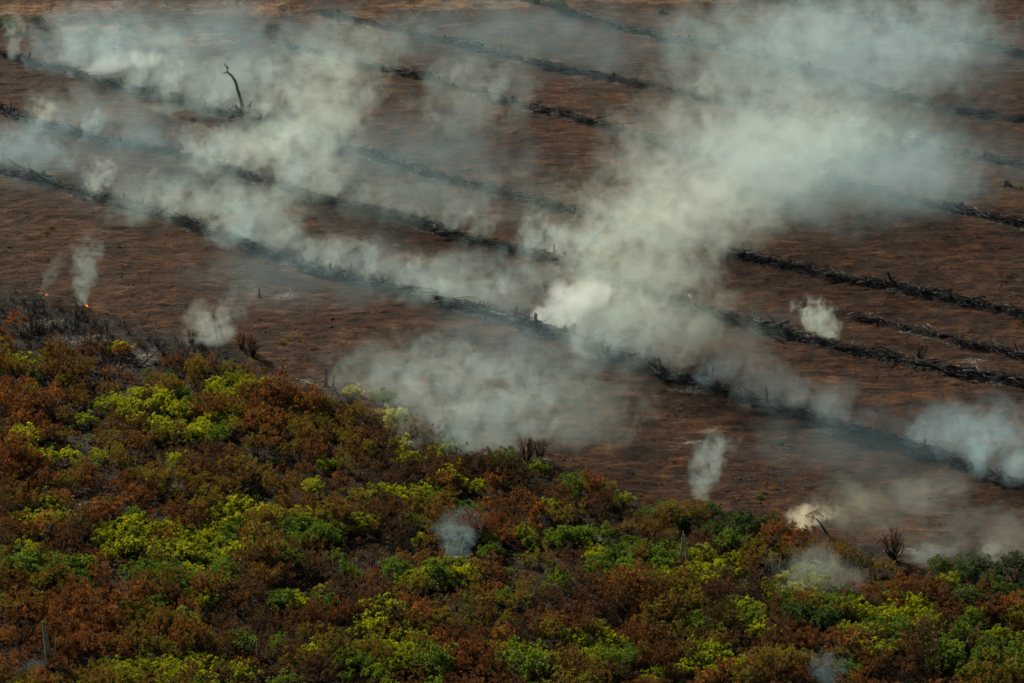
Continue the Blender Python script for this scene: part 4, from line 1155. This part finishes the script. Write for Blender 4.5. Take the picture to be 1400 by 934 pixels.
CREAM = (0.70, 0.81, 0.75); BLUE = (0.50, 0.73, 0.83); GREY = (0.62, 0.75, 0.72)
PL = [
    ("smoke drifting out of the top from the great column", (1180, 130), (1230, -70), 200, 330, 0.04, dict(thin=0.9, col=(0.56, 0.75, 0.80))),
    ("pale smoke rising over the third and fourth rows at the right", (1060, 260), (1090, 110), 120, 230, 0.05, dict(thin=0.8)),
    ("thin blue smoke at the very top left", (90, 95), (170, -30), 90, 170, 0.05, dict(thin=0.7, col=(0.54, 0.74, 0.82))),
    ("faint wisp over the near right ground", (1260, 700), (1300, 620), 60, 130, 0.05, dict(thin=0.6)),
    ("thin smoke behind the second log row's crooked black pole", (580, 312), (600, 215), 90, 150, 0.045, dict(thin=0.7)),
    ("faint smoke between the second and fourth rows", (690, 310), (740, 190), 120, 200, 0.022, dict(thin=0.8, hard=1.2)),
    ("cream smoke rising from the fifth row at the right", (1150, 205), (1110, 110), 110, 190, 0.045, dict(col=(0.76, 0.82, 0.72), thin=0.7)),
    ("bluish smoke over the fourth row's right half", (1240, 280), (1220, 150), 160, 230, 0.028, dict(col=(0.54, 0.74, 0.82), thin=0.8)),
    ("smoke drifting off the top of the tall cream column", (450, 110), (520, -10), 110, 190, 0.05, dict(thin=0.7)),
    ("thin smoke between the standing tree and the left border", (120, 170), (150, 95), 130, 180, 0.035, dict(col=(0.58, 0.75, 0.78), thin=0.8)),
    ("thin smoke on the third log row right of the standing tree", (400, 195), (420, 120), 90, 150, 0.06, dict(thin=0.6)),
    ("soft smoke in front of the great column's right side", (1000, 500), (1010, 380), 110, 170, 0.03, dict(thin=0.7)),
    # label, base, top, w0, w1, dens, options
    ("thick cream smoke column rising from the first log row", (830, 480), (960, 150), 110, 250, 0.135, dict(bend=1.3, thin=0.45, col=CREAM, fade=0.5)),
    ("dense white smoke jet curling off the first log row", (752, 450), (838, 358), 30, 100, 0.55, dict(col=(0.88, .93, .93), thin=0.5)),
    ("yellowish smoke sheet at the foot of the great column", (900, 495), (930, 330), 90, 190, 0.12, dict(col=CREAM)),
    ("broad upper drift of the great smoke column", (960, 330), (1060, 30), 180, 330, 0.05, dict(col=(0.68, .80, .77), thin=0.7, fade=0.4)),
    ("pale smoke veil drifting across the top right field", (1120, 290), (1150, 40), 260, 380, 0.022, dict(thin=0.8)),
    ("faint top smoke above the great column", (1010, 130), (1060, -60), 140, 260, 0.035, dict(thin=0.7)),
    ("wide grey smoke bank at the scrub's edge", (640, 616), (690, 420), 110, 290, 0.08, dict(thin=0.6, erode=2.1, L=3.0)),
    ("smoke sheet spreading left of the grey bank", (520, 550), (590, 435), 80, 220, 0.06, dict(thin=0.6, erode=2.1, L=2.8)),
    ("thin smoke right of the grey bank", (790, 610), (800, 450), 120, 200, 0.035, dict(thin=0.7)),
    ("white smoke bank rolling behind the first log row", (590, 405), (690, 330), 120, 260, 0.10, dict(thin=0.5)),
    ("smoke bank beside the crooked fallen branches", (690, 425), (740, 350), 80, 140, 0.06, dict(thin=0.5)),
    ("white smoke bank left of the middle of the first log row", (350, 332), (330, 215), 110, 170, 0.10, dict(thin=0.55)),
    ("low smoke sheet along the left of the first log row", (230, 300), (260, 220), 130, 200, 0.06, dict(thin=0.6)),
    ("small white smoke puff under the second log row", (455, 370), (470, 305), 60, 110, 0.12, dict(thin=0.5)),
    ("tall cream smoke column rising from the second log row", (420, 268), (490, 20), 80, 150, 0.12, dict(bend=1.4, col=CREAM, thin=0.5, fade=0.5)),
    ("bright smoke sheet above the left of the second log row", (310, 232), (400, 150), 90, 180, 0.13, dict(col=CREAM, thin=0.5)),
    ("cream smoke behind the second log row's middle", (500, 295), (540, 220), 80, 120, 0.06, dict(col=CREAM)),
    ("bright white smoke streak on the third log row", (110, 102), (240, 62), 30, 120, 0.26, dict(erode=1.6, L=3.0, bend=0.9, thin=0.35, col=(.9, .95, .95))),
    ("smoke drifting past the charred standing tree", (290, 150), (360, 50), 130, 210, 0.08, dict(thin=0.6)),
    ("thin smoke over the dry upper left ground", (180, 110), (230, 5), 100, 200, 0.04, dict(thin=0.6)),
    ("bluish smoke at the left border", (40, 232), (60, 130), 100, 150, 0.07, dict(col=BLUE, thin=0.6)),
    ("thin smoke between the left ends of the rows", (190, 208), (215, 140), 60, 90, 0.05, dict(col=BLUE)),
    ("soft smoke cloud over the upper middle field", (640, 180), (650, 45), 110, 180, 0.035, dict(thin=0.8)),
    ("low white smoke along the second log row", (740, 350), (820, 295), 60, 150, 0.14, dict(thin=0.5)),
    ("compact cream puff on the right of the second row", (1134, 466), (1098, 392), 22, 58, 0.55, dict(col=CREAM, thin=0.55, erode=1.8, bend=0.9, fade=0.4, L=1.6)),
    ("bluish smoke puffs behind the right of the first row", (1040, 552), (1030, 465), 90, 120, 0.10, dict(col=(.62, .77, .80))),
    ("white bluish wisps above the first row's right half", (1130, 578), (1120, 500), 50, 110, 0.10, dict(col=(.62, .77, .80))),
    ("blue white smoke bank at the right border", (1380, 655), (1395, 505), 90, 170, 0.11, dict(col=BLUE, thin=0.5)),
    ("white smoke sheet over the right end of the first row", (1268, 614), (1325, 530), 40, 130, 0.10, dict(col=BLUE, thin=0.5)),
    ("narrow white smoke column at the scrub corner", (958, 684), (985, 565), 16, 60, 0.30, dict(bend=1.3, thin=0.6, fade=0.5, erode=1.7, L=1.7)),
    ("round white smoke puff at the scrub's left edge", (285, 472), (300, 385), 46, 95, 0.24, dict(col=GREY, thin=0.35, fade=0.2, erode=1.6, L=2.2)),
    ("thin tail of smoke above the white puff", (325, 440), (345, 345), 24, 50, 0.06, dict()),
    ("slender smoke column rising from the small flame", (112, 418), (140, 270), 8, 56, 0.32, dict(thin=0.10, bend=1.2, fade=0.25, erode=1.6, L=1.6)),
    ("slanting thin smoke at the left scrub edge", (56, 402), (110, 320), 8, 34, 0.16, dict(thin=0.2, erode=1.6, L=1.4)),
    ("small bluish smoke wisp inside the scrub", (622, 770), (632, 668), 26, 64, 0.14, dict(col=BLUE, thin=0.7, erode=1.6, L=1.7)),
    ("grey smoke bank over the dark green trees", (1110, 812), (1150, 725), 90, 140, 0.07, dict(col=GREY, thin=0.8)),
    ("faint tan smoke trailing from the glowing smoke", (1130, 718), (1240, 640), 60, 120, 0.07, dict(thin=0.5, col=(0.76, 0.80, 0.66))),
    ("glowing yellowish smoke behind the leaning tree", (1098, 724), (1122, 676), 26, 70, 0.75, dict(erode=2.0, L=1.3, col=(.97, .94, .72), thin=0.2)),
    ("thin tan smoke over the right field corner", (1190, 735), (1230, 625), 120, 200, 0.022, dict(col=CREAM, thin=0.8)),
    ("slender cream smoke at the right scrub edge", (1350, 785), (1368, 715), 8, 36, 0.34, dict(col=CREAM, thin=0.35, erode=1.7, L=1.3)),
    ("thin smoke veil over the right field corner", (1340, 770), (1350, 660), 140, 180, 0.03, dict(col=CREAM, thin=0.7)),
    ("low white smoke beside the red bare bush", (1262, 772), (1285, 728), 40, 70, 0.16, dict(thin=0.5)),
    ("blue smoke wisp on the bottom border", (1125, 945), (1135, 862), 24, 60, 0.14, dict(col=BLUE, thin=0.6, erode=1.6, L=1.6)),
    ("white smoke wisp at the foot of the grey bank", (632, 628), (650, 585), 26, 50, 0.22, dict()),
    ("faint smoke curl over the ash streaks", (900, 836), (910, 810), 26, 44, 0.18, dict(col=BLUE)),
    ("tiny smoke curl among the right trees", (1018, 805), (1024, 780), 18, 30, 0.2, dict()),
    ("thin smoke curl in the left scrub", (214, 725), (222, 690), 14, 26, 0.16, dict(col=BLUE)),
    ("bluish smoke curl at the bottom left", (35, 925), (50, 885), 26, 44, 0.12, dict(col=BLUE)),
]
for lb, b, t, w0, w1, dn, kw in PL:
    plume(lb, b, t, w0, w1, dn, **kw)

# thin streams rising from points along the burning rows
STREAMS = [(0, (130, 200, 235, 290, 330, 372, 415, 455, 505, 545, 590)), (0, (748, 790, 835, 880, 925, 965)), (0, (1085, 1125, 1170, 1250, 1290, 1335, 1380)),
           (1, (60, 120, 255, 300, 345, 395, 440, 490, 560, 610, 655, 725, 760, 800)), (2, (20, 95, 140, 185, 235, 290, 345, 390)), (3, (620, 680, 960, 1080)), (4, (960, 1080, 1170, 1240))]
rst = random.Random(5)
for ri, pxs in STREAMS:
    rp = ROWS_PX[ri]
    for px in pxs:
        py = float(np.interp(px, [p[0] for p in rp], [p[1] for p in rp]))
        h = rst.uniform(45, 105) * (1.0 if ri < 3 else 0.7)
        plume("stream", (px, py + 2), (px + rst.uniform(4, 45), py - h), rst.uniform(8, 20), rst.uniform(30, 60), rst.uniform(0.14, 0.34), bend=rst.uniform(1.0, 1.6), fade=0.25, thin=0.4, erode=1.7, L=rst.uniform(1.3, 2.2), col=rst.choice([(0.62, 0.77, 0.75), CREAM, BLUE]), detail=3.0)["label"] = f"thin smoke stream {nth(sum(1 for q in bpy.data.objects if q.get('stream_row') == ri))} from the left along {ROW_NAME[ri]}"
        o = COL.objects[-1]; o["stream_row"] = ri

VEIL = [   # label, base, top, w0, w1, density, depth factor
    ("thin smoke layer drifting over the left end of the log rows", (170, 240), (230, 120), 330, 380, 0.013, 1.0),
    ("thin smoke layer over the ground between the upper rows", (520, 250), (570, 110), 330, 380, 0.014, 1.0),
    ("thin smoke layer around the great column's foot", (760, 490), (800, 330), 320, 380, 0.016, 0.8),
    ("thin bluish smoke layer over the upper right rows", (1130, 260), (1170, 80), 420, 480, 0.017, 1.0),
    ("thin smoke layer over the first row's right end", (1180, 640), (1220, 500), 280, 330, 0.014, 0.8),
    ("thin smoke layer on the dry upper left ground", (250, 90), (300, -40), 360, 420, 0.017, 1.0),
    ("thin blue smoke layer over the topmost rows", (1150, 100), (1200, -40), 440, 500, 0.015, 1.0),
    ("faint smoke layer over the top middle ground", (720, 80), (760, -40), 360, 420, 0.012, 1.0),
    ("faint smoke layer between the first and second rows", (420, 400), (470, 270), 300, 360, 0.014, 0.7),
]
for lb, b, t, w0, w1, dn, ay in VEIL:
    plume(lb, b, t, w0, w1, dn * 1.3, thin=0.8, col=(0.46, 0.70, 0.80), erode=0.9, hard=1.2, fade=0.2, ay=ay, L=8.0, detail=2.0)
